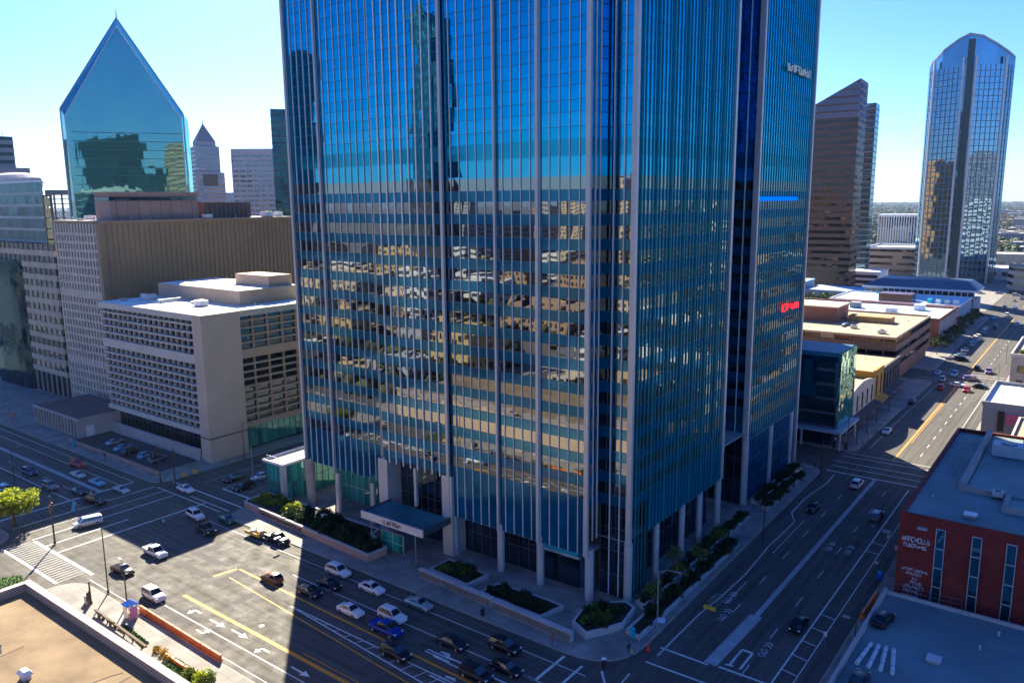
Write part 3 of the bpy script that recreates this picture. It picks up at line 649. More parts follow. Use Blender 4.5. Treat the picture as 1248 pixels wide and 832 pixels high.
# ------------------------------------------------------------------ planters and low walls in front of the tower
SOIL = mat('planter_soil', (.018,.017,.010), .95, .3, 1.0, bump=.4)
BRICKT = mat('pink_stone', (.42,.27,.21), .8, .15, .4); STONE = mat('light_stone', (.44,.43,.42), .8, .12, .4)
SLAT = mat('brown_slats', (.20,.16,.14), .7, .3, 1.5)
def bed(name, label, poly, h, wall_mat, coping=None, t=.35, z=.16):
    root = thing(name, label, 'planter', (poly[0][0], poly[0][1], z)); n = len(poly); ins = inset(poly, t)
    mb = MB()
    for i in range(n):
        j = (i+1) % n; mb.prism([poly[i], poly[j], ins[j], ins[i]], z, z+h, bot=False)
    mb.build('wall', wall_mat, root)
    mb = MB(); mb.prism(inset(poly, t-.02), z, z+h-.12, bot=False); mb.build('soil', SOIL, root)
    if coping:
        mb = MB(); o2 = inset(poly, -.06); i2 = inset(poly, t+.05)
        for i in range(n):
            j = (i+1) % n; mb.prism([o2[i], o2[j], i2[j], i2[i]], z+h, z+h+.1)
        mb.build('coping', coping, root)
    return root
b1 = bed('planter', 'long pink stone planter wall with pale lettering left of the tower entrance', [(-127.2,83.2),(-126.6,82.2),(-90.4,80.2),(-90.0,84.2),(-96,86.5),(-96.2,88.6),(-127,88.2)], 1.25, BRICKT, STONE)
mb = MB(); glyphs(mb, (-121.5,81.86,.55), Vector((36.2,-2.0,0)).normalized(), (0,0,1), 34, .52, .12, random.Random(8), .04, wgt=.2); mb.build('lettering', mat('sign_dark', (.07,.06,.06), .5), b1)
rs = random.Random(21); LBL = {'d': 'dark green leafy shrub', 'm': 'mid green leafy shrub', 'y': 'yellow green leafy shrub', 'o': 'golden orange shrub'}
def fill(poly, n, keys, where, group, smin=.7, smax=1.2, z=.9, y0=0):
    xs = [p[0] for p in poly]; ys = [p[1] for p in poly]; k = 0; tries = 0
    def inside(x, y):
        c = False
        for i in range(len(poly)):
            a = poly[i]; b = poly[i-1]
            if (a[1] > y) != (b[1] > y) and x < (b[0]-a[0])*(y-a[1])/(b[1]-a[1])+a[0]: c = not c
        return c
    while k < n and tries < 2000:
        tries += 1; x = rs.uniform(min(xs), max(xs)); y = rs.uniform(min(ys), max(ys))
        if not inside(x, y): continue
        key = rs.choice(keys); shrub(x, y, z, rs.uniform(smin, smax)*1.12, key+str(rs.randint(0, 1)), LBL[key]+' '+where, group+' '+LBL[key].split(' leafy')[0]); k += 1
fill([(-126.3,83.4),(-115,82.6),(-115,87.6),(-126.3,87.6)], 27, 'my', 'at the pavilion end of the long pink planter', 'long planter', .8, 1.4, 1.0)
fill([(-115,82.8),(-91.3,81.3),(-91.3,83.6),(-97,86),(-97,88),(-115,87.8)], 45, 'd', 'behind the lettered pink planter wall', 'long planter', .9, 1.6, 1.0)
bed('planter', 'angular stone planter with dark bushes right of the tower entrance', [(-79.8,83.2),(-71.5,82.6),(-71.0,87.2),(-79.6,87.8)], .9, STONE)
fill([(-79.2,83.8),(-72.0,83.2),(-71.6,86.8),(-79.2,87.2)], 13, 'dm', 'in the angular planter right of the canopy', 'angular planter', .8, 1.2, .8)
bed('planter', 'sunken stone planter of dark ground shrubs behind the slatted wall', [(-69.2,82.6),(-57.8,82.0),(-56.8,86.6),(-60,86.8),(-68.6,86.4)], .6, STONE)
fill([(-68.6,83.2),(-58.6,82.6),(-57.6,86),(-68.0,86)], 21, 'd', 'in the sunken planter behind the slatted wall', 'sunken planter', .7, 1.0, .6)
bed('planter', 'white edged triangular planter at the corner of the glass tower', [(-53.4,83.2),(-50.2,81.6),(-47.4,86.8),(-48.2,91.5),(-50.2,92.4),(-54.4,88.4)], .95, STONE)
fill([(-52.8,84),(-50.4,82.6),(-48.2,87),(-48.8,91),(-53.6,88)], 21, 'dm', 'in the triangular corner planter', 'corner planter', .7, 1.1, .9)
bed('planter', 'narrow hedge planter running along the foot of the tower side', [(-49.2,93.5),(-47.5,93),(-47.6,134),(-49.4,134)], .7, STONE)
fill([(-49,94),(-47.8,94),(-47.8,133.5),(-49.1,133.5)], 51, 'd', 'in the narrow planter at the foot of the tower side', 'narrow hedge', .8, 1.1, .6)
bed('planter', 'long kerbside hedge planter along the right street', [(-46.8,86.2),(-44.4,85.6),(-44.7,121.5),(-47.0,121.5)], .55, STONE)
fill([(-46.4,87),(-44.8,86.6),(-45,121),(-46.6,121)], 51, 'd', 'in the long kerbside planter with the young trees', 'kerbside hedge', .7, 1.1, .5)
bed('planter', 'dark hedge planter with pale edging at the far wing of the glass tower', [(-50.0,140.5),(-48.3,140.5),(-48.3,166),(-50.2,166)], .8, STONE)
fill([(-49.8,141),(-48.6,141),(-48.6,165.5),(-49.9,165.5)], 33, 'd', 'in the planter against the far wing of the tower', 'far wing hedge', .8, 1.1, .7)
bed('planter', 'second dark hedge planter between the far wing and the kerb', [(-47.4,139),(-46.0,138.4),(-46.2,161),(-47.6,161)], .8, STONE)
fill([(-47.2,139.5),(-46.2,139.2),(-46.4,160.5),(-47.3,160.5)], 30, 'd', 'in the planter between the far wing and the kerb', 'far kerb hedge', .8, 1.1, .7)
# seat walls with slatted panels along the front pavement
def slat_wall(label, x0, y0, x1, y1, h=1.2):
    root = thing('seat_wall', label, 'wall', (x0, y0, .16)); d = Vector((x1-x0, y1-y0)); L_ = d.length; d /= L_
    c = Vector((x0+x1, y0+y1))/2
    mb = MB(); mb.obox(c, d, L_/2, .35, .16, .16+h); mb.build('wall', STONE, root)
    mb = MB(); mb.obox(c, d, L_/2+.05, .45, .16+h, .28+h); mb.build('coping', STONE, root)
    mb = MB(); n = int(L_/.3); nv = Vector((d.y, -d.x))
    for i in range(n):
        p = Vector((x0, y0))+d*(.3*i+.2)+nv*.38; mb.obox(p, d, .10, .04, .3, .06+h)
    mb.build('slat_panel', SLAT, root)
slat_wall('slatted stone seat wall along the pavement right of the entrance', -80.3,81.9, -65.4,81.1)
slat_wall('longer slatted stone seat wall ending near the street corner', -65.0,80.9, -51.4,80.2)
# young street trees beside the tower
for i, (x, y, lab) in enumerate(((-45.6,92,'thin young street tree nearest the corner in the kerbside planter'), (-45.6,99.5,'thin young street tree second from the corner in the kerbside planter'), (-45.7,107,'thin young street tree third from the corner in the kerbside planter'), (-45.8,115,'thin young street tree at the far end of the kerbside planter'), (-48.5,104,'thin young tree between tower and kerbside planter'))):
    make_tree('young_tree', lab, 'tree', (x, y, .5), 5.2+.4*(i % 2), 1.3, 60+i, LEAF_M, 'young street trees beside the tower', nclump=9, per=34, lsize=.16, trunk=.06, clear=.45)
# ------------------------------------------------------------------ other buildings
def rect(x0, y0, x1, y1): return [(x0,y0),(x1,y0),(x1,y1),(x0,y1)]
def stacked(root, poly, z0, z1, fh, frac, gm, sm, proud=.15, band='window_band', sp='spandrel', plain=()):
    n = max(1, round((z1-z0)/fh)); fh = (z1-z0)/n; out = inset(poly, -proud)
    for i in range(n):
        a = z0+fh*i; zs = a+fh*frac
        if i in plain: mb = MB(); mb.prism(out, a, a+fh); mb.build(sp, sm, root); continue
        mb = MB(); mb.prism(out, a, zs); mb.build(sp, sm, root)
        mb = MB(); mb.prism(poly, zs, a+fh, top=False, bot=False); mb.build(band, gm, root)
def parapet_roof(root, poly, z, h, wall, roofm, t=.4, name='parapet', rz=.05):
    mb = MB(); n = len(poly); ins = inset(poly, t)
    for i in range(n): mb.prism([poly[i], poly[(i+1) % n], ins[(i+1) % n], ins[i]], z, z+h)
    mb.build(name, wall, root); mb = MB(); mb.prism(inset(poly, t-.01), z-.2, z+rz); return mb.build('roof', roofm, root)
def roof_units(label, spots, z, group, mtl=None, cat='rooftop unit'):
    for i, (x, y, sx, sy, h) in enumerate(spots):
        u = thing('air_conditioner', label[i] if isinstance(label, (list, tuple)) else label, cat, (x, y, z), group)
        mb = MB(); mb.box(x-sx/2,y-sy/2,z+.15,x+sx/2,y+sy/2,z+h); mb.build('casing', mtl or ALU, u)
        mb = MB(); mb.box(x-sx*.45,y-sy*.4,z,x-sx*.35,y+sy*.4,z+.15); mb.box(x+sx*.35,y-sy*.4,z,x+sx*.45,y+sy*.4,z+.15); mb.build('base_rail', ALU_D, u)
        mb = MB(); mb.cyl(x, y, z+h, z+h+.18, min(sx, sy)*.36, n=14); mb.build('fan', ALU_D, u)
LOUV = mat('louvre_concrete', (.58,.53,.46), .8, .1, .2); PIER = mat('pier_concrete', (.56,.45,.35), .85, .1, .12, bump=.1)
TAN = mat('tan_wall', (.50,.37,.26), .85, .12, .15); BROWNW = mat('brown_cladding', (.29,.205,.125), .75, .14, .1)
# louvred concrete building
lv = thing('louvred_building', 'pale concrete building with egg crate sunshades and a plain corner pier', 'building', (-180,110,.16))
mb = MB(); mb.box(-202.5,95.8,.16,-158.2,128.5,31.6); mb.build('window_wall', DARKGLASS, lv)
rows = [6.4+1.72*i for i in range(15)]
for i, z in enumerate(rows):
    hh = 1.72 if i == 9 else .36
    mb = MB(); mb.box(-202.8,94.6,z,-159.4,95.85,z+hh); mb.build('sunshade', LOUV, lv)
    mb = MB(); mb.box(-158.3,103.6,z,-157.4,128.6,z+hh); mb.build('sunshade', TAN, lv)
mb = MB(); mb.box(-203,94.4,31.7,-157.2,128.8,33.1); mb.build('roof_edge', LOUV, lv)
mb = MB(); mb.box(-202.6,94.8,33.1,-157.6,128.4,33.16); mb.build('roof', WHITE_ROOF, lv)
for i in range(19):
    x = -202.6+i*(43.2/18); mb = MB(); mb.box(x-.12,95.2,6.4,x+.12,95.9,31.7); mb.build('fin', LOUV, lv)
for i in range(7):
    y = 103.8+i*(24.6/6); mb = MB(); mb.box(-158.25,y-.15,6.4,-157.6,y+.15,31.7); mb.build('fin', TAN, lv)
mb = MB(); mb.box(-159.2,93.6,.16,-155.6,103.3,33.3); mb.build('corner_pier', PIER, lv)
mb = MB(); mb.box(-159.3,93.5,5.5,-155.4,103.4,5.75); mb.build('ledge', ALU_D, lv)
mb = MB(); mb.box(-203,94.5,5.6,-159.2,96,6.4); mb.build('slab_edge', LOUV, lv)
mb = MB(); mb.box(-158.6,103.4,5.6,-157.2,128.8,6.4); mb.build('slab_edge', TAN, lv)
glazed('lobby_window', -196,95.7, -159.3,95.7, .9, 5.6, DARKGLASS, 2.0, (), ALU_D, lv)
glazed('lobby_window', -158,103.5, -158,128.4, .6, 5.6, GREENGLASS, 1.7, (3.2,), ALU_D, lv)
mb = MB(); mb.box(-201,109.5,33.1,-164.5,127,36.6); mb.build('penthouse', TAN, lv)
mb = MB(); mb.box(-200.7,109.8,36.6,-164.8,126.7,36.7); mb.build('penthouse_roof', WHITE_ROOF, lv)
mb = MB(); mb.box(-180,119,36.7,-166,126,39.4); mb.build('lift_housing', TAN, lv)
roof_units(['grey rooftop unit on the white roof beside the tan penthouse','grey rooftop unit near the left end of the white louvred building roof'], ((-172,104,3,2.2,1.4),(-196,104,3.4,2.4,1.5)), 33.16, None)
# low retaining wall and low annex on the left street
rw = thing('retaining_wall', 'plain grey retaining wall between the parking lot and the louvred building', 'wall', (-180,93.5,.16)); mb = MB(); mb.box(-199.6,93.0,.16,-159.4,93.5,2.6); mb.build('wall', CONC, rw); mb = MB(); mb.box(-199.6,92.9,2.6,-159.4,93.6,2.75); mb.build('coping', STONE, rw)
an = thing('annex', 'low grey annex with flat brown roof and vertical ribs on the left street', 'building', (-212,92,.16))
mb = MB(); mb.box(-224.4,85.3,.16,-199.8,99.5,4.7); mb.build('wall', CONC, an)
for i in range(15): x = -224+i*1.7; mb = MB(); mb.box(x-.22,84.9,.16,x+.22,85.4,4.7); mb.build('rib', CONC, an)
for i in range(14): x = -223.15+i*1.7; mb = MB(); mb.box(x-.5,85.24,.8,x+.5,85.3,4.3); mb.build('window', DARKGLASS, an)
mb = MB(); mb.box(-224.7,84.8,4.7,-199.5,99.8,5.1); mb.build('roof_edge', CONC, an)
mb = MB(); mb.box(-224.3,85.2,5.1,-199.9,99.4,5.16); mb.build('roof', mat('brown_roof', (.14,.09,.075), .9, .2, .3), an)
mb = MB(); mb.box(-199.85,87,.16,-199.7,89,2.9); mb.build('door', WHITE, an)
PARK = mat('parking_asphalt', (.06,.058,.055), .9, .25, .3)
mb = MB(); mb.face([(-199.4,82.8,.167),(-159.6,82.8,.167),(-159.6,92.9,.167),(-199.4,92.9,.167)]); struct('parking_lot', mb, PARK, 'dark small parking lot beside the annex', 'parking lot')
lw = thing('low_wall', 'low kerb wall along the street side of the small parking lot', 'wall', (-180,82.6,.16)); mb = MB(); mb.box(-199.4,82.3,.16,-158,82.7,.9); mb.build('wall', BRICKT, lw)
# brown slab building
bw = thing('brown_building', 'big brown slab office with ribbed blank side and gridded end wall', 'building', (-228,130,.16))
mb = MB(); mb.box(-241,102.6,.16,-215,166,52.2); mb.build('wall', BROWNW, bw)
for i in range(41):
    y = 104.2+i*1.5; mb = MB(); mb.box(-215.05,y-.16,.16,-214.68,y+.16,52.0); mb.build('rib', BROWNW, bw)
LILAC = mat('lilac_grid', (.56,.50,.42), .75, .1, .2)
mb = MB(); mb.box(-240.4,102.3,.16,-216.2,102.62,51.4); mb.build('window_wall', DARKGLASS, bw)
for i in range(15): x = -240.6+i*1.73; mb = MB(); mb.box(x-.36,101.9,.16,x+.36,102.5,52.2); mb.build('pier', LILAC, bw)
zz = 1.0; k = 0
while zz < 51:
    hh = 2.2 if k in (5, 13) else .75
    mb = MB(); mb.box(-240.8,102.0,zz,-216.0,102.5,zz+hh); mb.build('spandrel', LILAC, bw); zz += 2.25+(hh-.75); k += 1
mb = MB(); mb.box(-216.2,101.8,.16,-214.7,103.2,52.4); mb.build('corner_pier', BROWNW, bw)
mb = MB(); mb.box(-241.2,101.8,52.2,-214.6,166.2,52.9); mb.build('roof_edge', BROWNW, bw)
mb = MB(); mb.box(-240.9,102.1,52.9,-214.9,165.9,52.95); mb.build('roof', mat('grey_roof', (.34,.33,.32), .85, .2, .2), bw)
PINK = mat('pink_panels', (.30,.20,.19), .7, .15, .2)
ph = thing('roof_penthouse', 'pink panelled penthouse with a window strip on the brown building roof', 'penthouse', (-228,125,52.95))
mb = MB(); mb.box(-226,107,52.95,-217.6,133,60.0); mb.build('wall', PINK, ph); mb = MB(); mb.box(-225,106.7,58.2,-217.3,107.02,59.2); mb.box(-217.65,107.1,58.2,-217.3,132,59.2); mb.build('window', DARKGLASS, ph); mb = MB(); mb.box(-226.3,106.6,60,-217.2,133.4,60.6); mb.build('roof_edge', PINK, ph)
for i in range(8): mb = MB(); mb.box(-217.62,108.6+i*3.2,53,-217.25,108.9+i*3.2,58.2); mb.build('rib', PINK, ph)
mr = thing('plant_room', 'dark maroon ribbed plant room behind the pink penthouse', 'plant room', (-224,150,52.95)); mb = MB(); mb.box(-232,136,52.95,-219,152,57.6); mb.build('wall', mat('maroon', (.09,.03,.035), .7, .2, .3), mr)
for i in range(10): mb = MB(); mb.box(-219.02,136.6+i*1.55,53,-218.8,136.9+i*1.55,57.6); mb.build('rib', ALU_D, mr)
roof_units(['white rooftop unit left of the maroon plant room','white rooftop unit right of the maroon plant room','dark rooftop unit near the front of the brown roof','white rooftop unit at the far end of the brown roof'], ((-217,135.4,2.2,2.2,1.2),(-217.6,157,3.2,3,1.6),(-236,110,2.5,2.4,1.2),(-220,163,2.4,2,1.5)), 52.95, None, WHITE)
# stepped glass building at the left edge
SEAG = glass('grey_blue_glass', (.40,.58,.72), (.05,.085,.11), .07, pane=(2.2,2.2,3.6), jit=.02); BEIGE = mat('beige_band', (.42,.38,.31), .75, .15, .2)
gb = thing('stepped_glass_building', 'stepped glass office with beige bands and a domed top at the left edge', 'building', (-275,130,.16))
stacked(gb, rounded([(-300,102.8),(-244.2,102.8),(-244.2,112),(-300,136)], (12,0,0,0)), 6.5, 46.0, 3.6, .46, DARKGLASS, BEIGE, .2)
mb = MB(); mb.prism([(-300,103.2),(-244.6,103.2),(-244.6,111),(-300,135)], .16, 6.5); mb.build('base', DARKGLASS, gb)
for i in range(13): x = -286+i*3.4; mb = MB(); mb.box(x-.15,102.55,.16,x+.15,102.95,46); mb.build('pier', BEIGE, gb)
mb = MB(); mb.prism(rounded(rect(-302,101.2,-262,140), (16,12,0,0)), .16, 40.5); mb.build('curved_bay', glass('teal_bay_glass', (.3,.5,.65), (.006,.02,.035), .02, pane=(1.8,1.8,3.6), jit=.02), gb)
up = [(-330,118),(-318,108),(-304,105.5),(-254,105.5),(-300,124.6),(-330,137)]
stacked(gb, up, 46.0, 64.0, 3.6, .2, SEAG, mat('pale_mullion', (.32,.36,.38), .6, .1, .2), .06)
mb = MB(); mb.prism(inset(up, -.25), 64, 64.6); mb.build('roof_edge', ALU, gb)
mb = MB(); dv = []; 
for j in range(5):
    t = j/4*pi/2
    for i in range(24): a = 2*pi*i/24; dv.append((-296+24*cos(t)*cos(a), 113.5+6.0*cos(t)*sin(a), 64.5+3.6*sin(t)))
mb.idx(dv, [(j*24+i, j*24+(i+1) % 24, (j+1)*24+(i+1) % 24, (j+1)*24+i) for j in range(4) for i in range(24)], 0, False); mb.build('dome', mat('cream_dome', (.48,.46,.40), .6, .1, .2), gb)
sg = thing('sign_frame', 'tall slanted black frame with yellow panels beside the stepped glass building', 'sign', (-249,104,44))
mb = MB(); mb.box(-251.0,103.9,44,-250.6,104.5,60); mb.box(-246.4,103.9,44,-246.0,104.5,60); mb.box(-251,103.9,59.7,-246,104.5,60.1)
mb.build('frame', BLACK, sg)
for i in range(5): mb = MB(); mb.box(-250.5,104.0,44.4+i*3.1,-246.5,104.3,46.9+i*3.1); mb.build('panel', mat('yellow_panel', (.45,.36,.10), .4, .5, .8), sg)
# ---- green faceted prism tower
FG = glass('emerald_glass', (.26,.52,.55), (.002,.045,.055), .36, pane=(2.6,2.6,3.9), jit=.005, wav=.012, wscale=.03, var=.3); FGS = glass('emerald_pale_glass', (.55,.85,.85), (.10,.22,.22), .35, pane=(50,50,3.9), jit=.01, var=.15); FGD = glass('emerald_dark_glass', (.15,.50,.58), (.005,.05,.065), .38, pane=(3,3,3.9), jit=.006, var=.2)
FGL = mat('emerald_lines', (.015,.09,.11), .4, .1, .1)
fd = 418.0
def cam_frame(px, d):
    x, y = at(px, 300); v = Vector((x, y)).normalized(); return v*d, Vector((v.y, -v.x)), v
cpos, ru, rv = cam_frame(163, fd)
ft = thing('prism_tower', 'green glass tower with a pointed gable top like a cut crystal', 'skyscraper', (cpos.x, cpos.y, 0))
ang = radians(-7); ru2 = Vector((ru.x*cos(ang)-ru.y*sin(ang), ru.x*sin(ang)+ru.y*cos(ang))); rv2 = Vector((-ru2.y, ru2.x))
if rv2.dot(rv) < 0: rv2 = -rv2
def fp(u, dep, z): q = cpos+ru2*u+rv2*dep; return (q.x, q.y, z)
outer = [(-26.5,0),(26.0,0),(26.0,100),(0.5,142),(-26.5,101)]
inner = [(-22.0,0),(25.4,0),(25.4,97),(1.0,137.0),(-23.6,97)]
mb = MB(); mb.face([fp(u,0,z) for u, z in inner]); mb.build('front_face', FG, ft)
for i in range(1, 5):
    j = (i+1) % 5
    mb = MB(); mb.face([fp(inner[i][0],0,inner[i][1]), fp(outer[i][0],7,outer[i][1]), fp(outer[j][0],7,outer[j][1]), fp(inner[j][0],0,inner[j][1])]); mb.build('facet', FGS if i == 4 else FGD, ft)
for i in range(1, 5):
    j = (i+1) % 5
    mb = MB(); mb.face([fp(outer[i][0],7,outer[i][1]), fp(outer[i][0],45,outer[i][1]), fp(outer[j][0],45,outer[j][1]), fp(outer[j][0],7,outer[j][1])]); mb.build('side_face', FG, ft)
mb = MB(); mb.face([fp(u,45,z) for u, z in outer][::-1]); mb.build('rear_face', FGD, ft)
for i in range(22):
    z = 8+i*3.9; mb = MB(); a, b = fp(-21.6,-.06,z), fp(25.3,-.06,z); mb.face([a, b, fp(25.3,-.06,z+.28), fp(-21.6,-.06,z+.28)]); mb.build('floor_line', FGL, ft)
for i in (1, 2, 3, 4):
    j = (i+1) % 5; mb = MB(); mb.tube(fp(outer[i][0],7,outer[i][1]), fp(outer[j][0],7,outer[j][1]), .35, .35, 5); mb.tube(fp(inner[i][0],-.1,inner[i][1]), fp(inner[j][0],-.1,inner[j][1]), .22, .22, 5); mb.build('edge_trim', ALU, ft)
mb = MB(); q = fp(.5,8,141.5); mb.tube(q, (q[0], q[1], 146), .3, .1, 5); mb.build('mast', ALU_D, ft)
# ---- skyline blocks placed by direction, distance and size
def skybox_tower(name, label, px, d, wdt, dep, z1, gm, sm, fh, frac, turn=0.0, cat='skyscraper', z0=0.0, stack=True):
    c, u, v = cam_frame(px, d); ca, sa = cos(turn), sin(turn); u2 = Vector((u.x*ca-u.y*sa, u.x*sa+u.y*ca)); v2 = Vector((-u2.y, u2.x))
    if v2.dot(v) < 0: v2 = -v2
    poly = [tuple(c+u2*(-wdt/2)), tuple(c+u2*(wdt/2)), tuple(c+u2*(wdt/2)+v2*dep), tuple(c+u2*(-wdt/2)+v2*dep)]
    root = thing(name, label, cat, (c.x, c.y, 0))
    if stack: stacked(root, poly, z0, z1, fh, frac, gm, sm, .12)
    return root, poly, c, u2, v2
GREYV = mat('grey_stone_far', (.30,.30,.35), .8, .1, .1); LILW = mat('lilac_stone_far', (.42,.39,.43), .8, .1, .1)
sp, pl, c, u, v = skybox_tower('spired_tower', 'grey stepped skyscraper with pointed pyramid roof and a dark screen', 262, 900, 30, 30, 90, DARKGLASS, GREYV, 4.2, .75, radians(12))
def sub(k, z0, z1, nm, m, top=True):
    q = [tuple(c+u*a*k+v*(16+b*k)) for a, b in ((-16,-16),(16,-16),(16,16),(-16,16))]; mb = MB(); mb.prism(q, z0, z1); mb.build(nm, m, sp); return q
stacked(sp, [tuple(c+u*a*.76+v*(16+b*.76)) for a, b in ((-16,-16),(16,-16),(16,16),(-16,16))], 90, 117, 4.2, .75, DARKGLASS, GREYV, .12)
q = sub(.60, 117, 122, 'attic', GREYV); mb = MB(); ap = c+v*16
for i in range(4): a, b = q[i], q[(i+1) % 4]; mb.face([(a[0],a[1],122),(b[0],b[1],122),(ap.x,ap.y,141)])
mb.build('roof', mat('slate_roof', (.16,.17,.21), .6, .1, .2), sp); mb = MB(); mb.tube((ap.x,ap.y,140),(ap.x,ap.y,147),.5,.1,5); mb.build('mast', ALU_D, sp)
mb = MB(); o0 = c-v*.4; mb.prism([tuple(o0-u*7), tuple(o0+u*8), tuple(o0+u*8+v*.4), tuple(o0-u*7+v*.4)], 76, 88); mb.build('screen', BLACK, sp)
for px, hgt_ in ((290,62),(283,70)): pass
skybox_tower('office_slab', 'pale hazy slab building between the spired tower and the grey box tower', 290, 1100, 26, 30, 72, LILW, GREYV, 4, .6, radians(5))
gx, pl, c, u, v = skybox_tower('grey_office_tower', 'lilac grey box tower with horizontal window bands', 322, 700, 44, 40, 97, DARKGLASS, LILW, 4.0, .55, radians(-14))
mb = MB(); mb.prism(inset(pl, -.3), 97, 102); mb.build('attic', LILW, gx)
for i in range(9): mb = MB(); p0 = c+u*(-22+5.5*i)-v*.35; mb.prism([tuple(p0-u*.45), tuple(p0+u*.45), tuple(p0+u*.45+v*.4), tuple(p0-u*.45+v*.4)], 0, 97); mb.build('pier', LILW, gx)
tg, pl, c, u, v = skybox_tower('dark_teal_tower', 'dark teal glass tower showing as a sliver left of the main tower', 362, 500, 22, 24, 112, glass('sliver_glass', (.12,.30,.38), (.004,.022,.032), .12, pane=(3,3,4)), mat('sliver_band', (.02,.06,.08), .4, .1, .1), 4, .3)
lg, pl, c, u, v = skybox_tower('stepped_grey_tower', 'grey stone tower with antennas rising behind the domed glass building', 4, 500, 20, 24, 93, DARKGLASS, GREYV, 4, .55, radians(10))
mb = MB(); mb.prism([tuple(c+u*a+v*b) for a, b in ((-10,-2),(16,-2),(16,22),(-10,22))], 0, 77); mb.build('lower_wing', GREYV, lg)
mb = MB()
for k in (-3, 0, 4, 7): q = c+u*k+v*8; mb.tube((q.x,q.y,93),(q.x,q.y,96+abs(k)*.3),.18,.08,5)
mb.build('antenna', ALU_D, lg)
# open steel frame building and arched glass box
fr_, pl, c, u, v = skybox_tower('steel_frame', 'open dark steel frame structure left of the green prism tower', 77, 600, 13, 14, 66, None, None, 3, .5, 0, 'frame structure', 0, False)
mb = MB()
for k in range(15): z = 22+k*3.0; mb.prism([tuple(c+u*a+v*b) for a, b in ((-6.5,0),(6.5,0),(6.5,14),(-6.5,14))], z, z+.6)
mb.build('floor_slab', GREYV, fr_)
for a in (-6.5, -2.2, 2.2, 6.5):
    for b in (0, 14): q = c+u*a+v*b; mb = MB(); mb.box(q.x-.45,q.y-.45,0,q.x+.45,q.y+.45,66); mb.build('column', ALU_D, fr_)
mb = MB(); mb.prism([tuple(c+u*a+v*b) for a, b in ((-7,-.5),(7,-.5),(7,14.5),(-7,14.5))], 64.4, 67.2); mb.build('roof', ALU_D, fr_)
ab, pl, c, u, v = skybox_tower('arched_glass_block', 'pale glass block with rounded dark frame in front of the open steel frame', 49, 700, 9, 14, 60, SEAG, GREYV, 4, .3)
mb = MB()
for i in range(8):
    a0 = pi*i/8; a1 = pi*(i+1)/8; p = c+u*(5*cos(a0)); q = c+u*(5*cos(a1)); mb.tube((p.x,p.y,60+3*sin(a0)),(q.x,q.y,60+3*sin(a1)),.5,.5,5)
for s in (-5, 5): p = c+u*s; mb.tube((p.x,p.y,0),(p.x,p.y,60),.5,.5,5)
mb.build('frame', ALU_D, ab)

# ---- brown striped tower with slanted top
GRAN = mat('purple_granite', (.10,.042,.030), .3, .12, .1); BRG = glass('bronze_glass', (.50,.42,.42), (.006,.004,.004), .07, pane=(3,3,3.9), jit=.02)
bt, pl, c, u, v = skybox_tower('striped_brown_tower', 'dark brown striped tower with a slanted roof right of the glass tower', 996, 500, 36, 24, 101.4, BRG, GRAN, 3.9, .56, radians(-12))
PURP = glass('purple_glass', (.36,.28,.36), (.04,.02,.025), .25, pane=(3,3,3.9), jit=.006, var=.15)
def slice_(z0, z1, nm, m, e):
    def lo(z): return max(-18, -18+36*(z-104)/19.0)
    if lo(z0) >= 17.9: return
    if lo(z1) > 17.9: z1 = 123.0
    P = [(lo(z0)-e*(lo(z0) <= -18), z0), (18+e, z0), (18+e, z1), (lo(z1)-e*(lo(z1) <= -18), z1)]
    F_ = [(c+u*a-v*e, z) for a, z in P]; B_ = [(c+u*a+v*(24+e), z) for a, z in P]
    F_ = [(p.x, p.y, z) for p, z in F_]; B_ = [(p.x, p.y, z) for p, z in B_]
    mb = MB(); mb.face(F_); mb.face(B_[::-1])
    for k in range(4): mb.face([F_[k], B_[k], B_[(k+1) % 4], F_[(k+1) % 4]])
    mb.build(nm, m, bt)
for i in range(6):
    z = 101.4+3.9*i; slice_(z, z+1.0, 'spandrel', GRAN, .12); slice_(z+1.0, z+3.9, 'window_band', PURP, 0)
skybox_tower('pale_glass_slab', 'narrow pale glass slab standing behind the striped brown tower', 1048, 560, 8, 16, 116, glass('slab_glass', (.4,.6,.72), (.04,.08,.10), .25, pane=(3,3,3.8)), mat('pale_slab', (.20,.26,.30), .5, .1, .2), 3.8, .18, radians(-8))
# ---- right tower with arched gable roof
rt_c, u, v = cam_frame(1164, 612)
rt = thing('arched_roof_tower', 'tall blue glass tower with arched gable top and dark central spine', 'skyscraper', (rt_c.x, rt_c.y, 0))
RTG = glass('sky_blue_glass', (.40,.60,.82), (.004,.03,.06), .42, pane=(3.0,3.0,3.9), jit=.006, wav=.008, wscale=.05); RTS = mat('tower_grid', (.12,.20,.27), .45, .15, .1, metal=.3)
KR = .70; u_rt = u; v_rt = v
rpoly = [tuple(rt_c+u*a+v*b) for a, b in [(KR*a_, b_) for a_, b_ in ((-35,16),(-30,5),(-6,-5),(4,-6.5),(28,2),(35.5,14),(35.5,50),(-35,50))]]
stacked(rt, rpoly, 0, 141, 3.9, .12, RTG, RTS, .05)
for a, b in ((-30,5),(-6,-5),(4,-6.5),(28,2)):
    p = rt_c+u*a*KR+v*b; mb = MB(); mb.cyl(p.x, p.y, 0, 146, .8, n=6); mb.build('corner_rib', ALU, rt)
for (a0, b0), (a1, b1), n in (((-30,5),(-6,-5),6), ((4,-6.5),(28,2),6), ((28,2),(35.5,14),3), ((-35,16),(-30,5),3)):
    for i in range(1, n):
        t = i/n; p = rt_c+u*(a0+(a1-a0)*t)*KR+v*(b0+(b1-b0)*t); mb = MB(); mb.box(p.x-.25,p.y-.25,0,p.x+.25,p.y+.25,141); mb.build('mullion', RTS, rt)
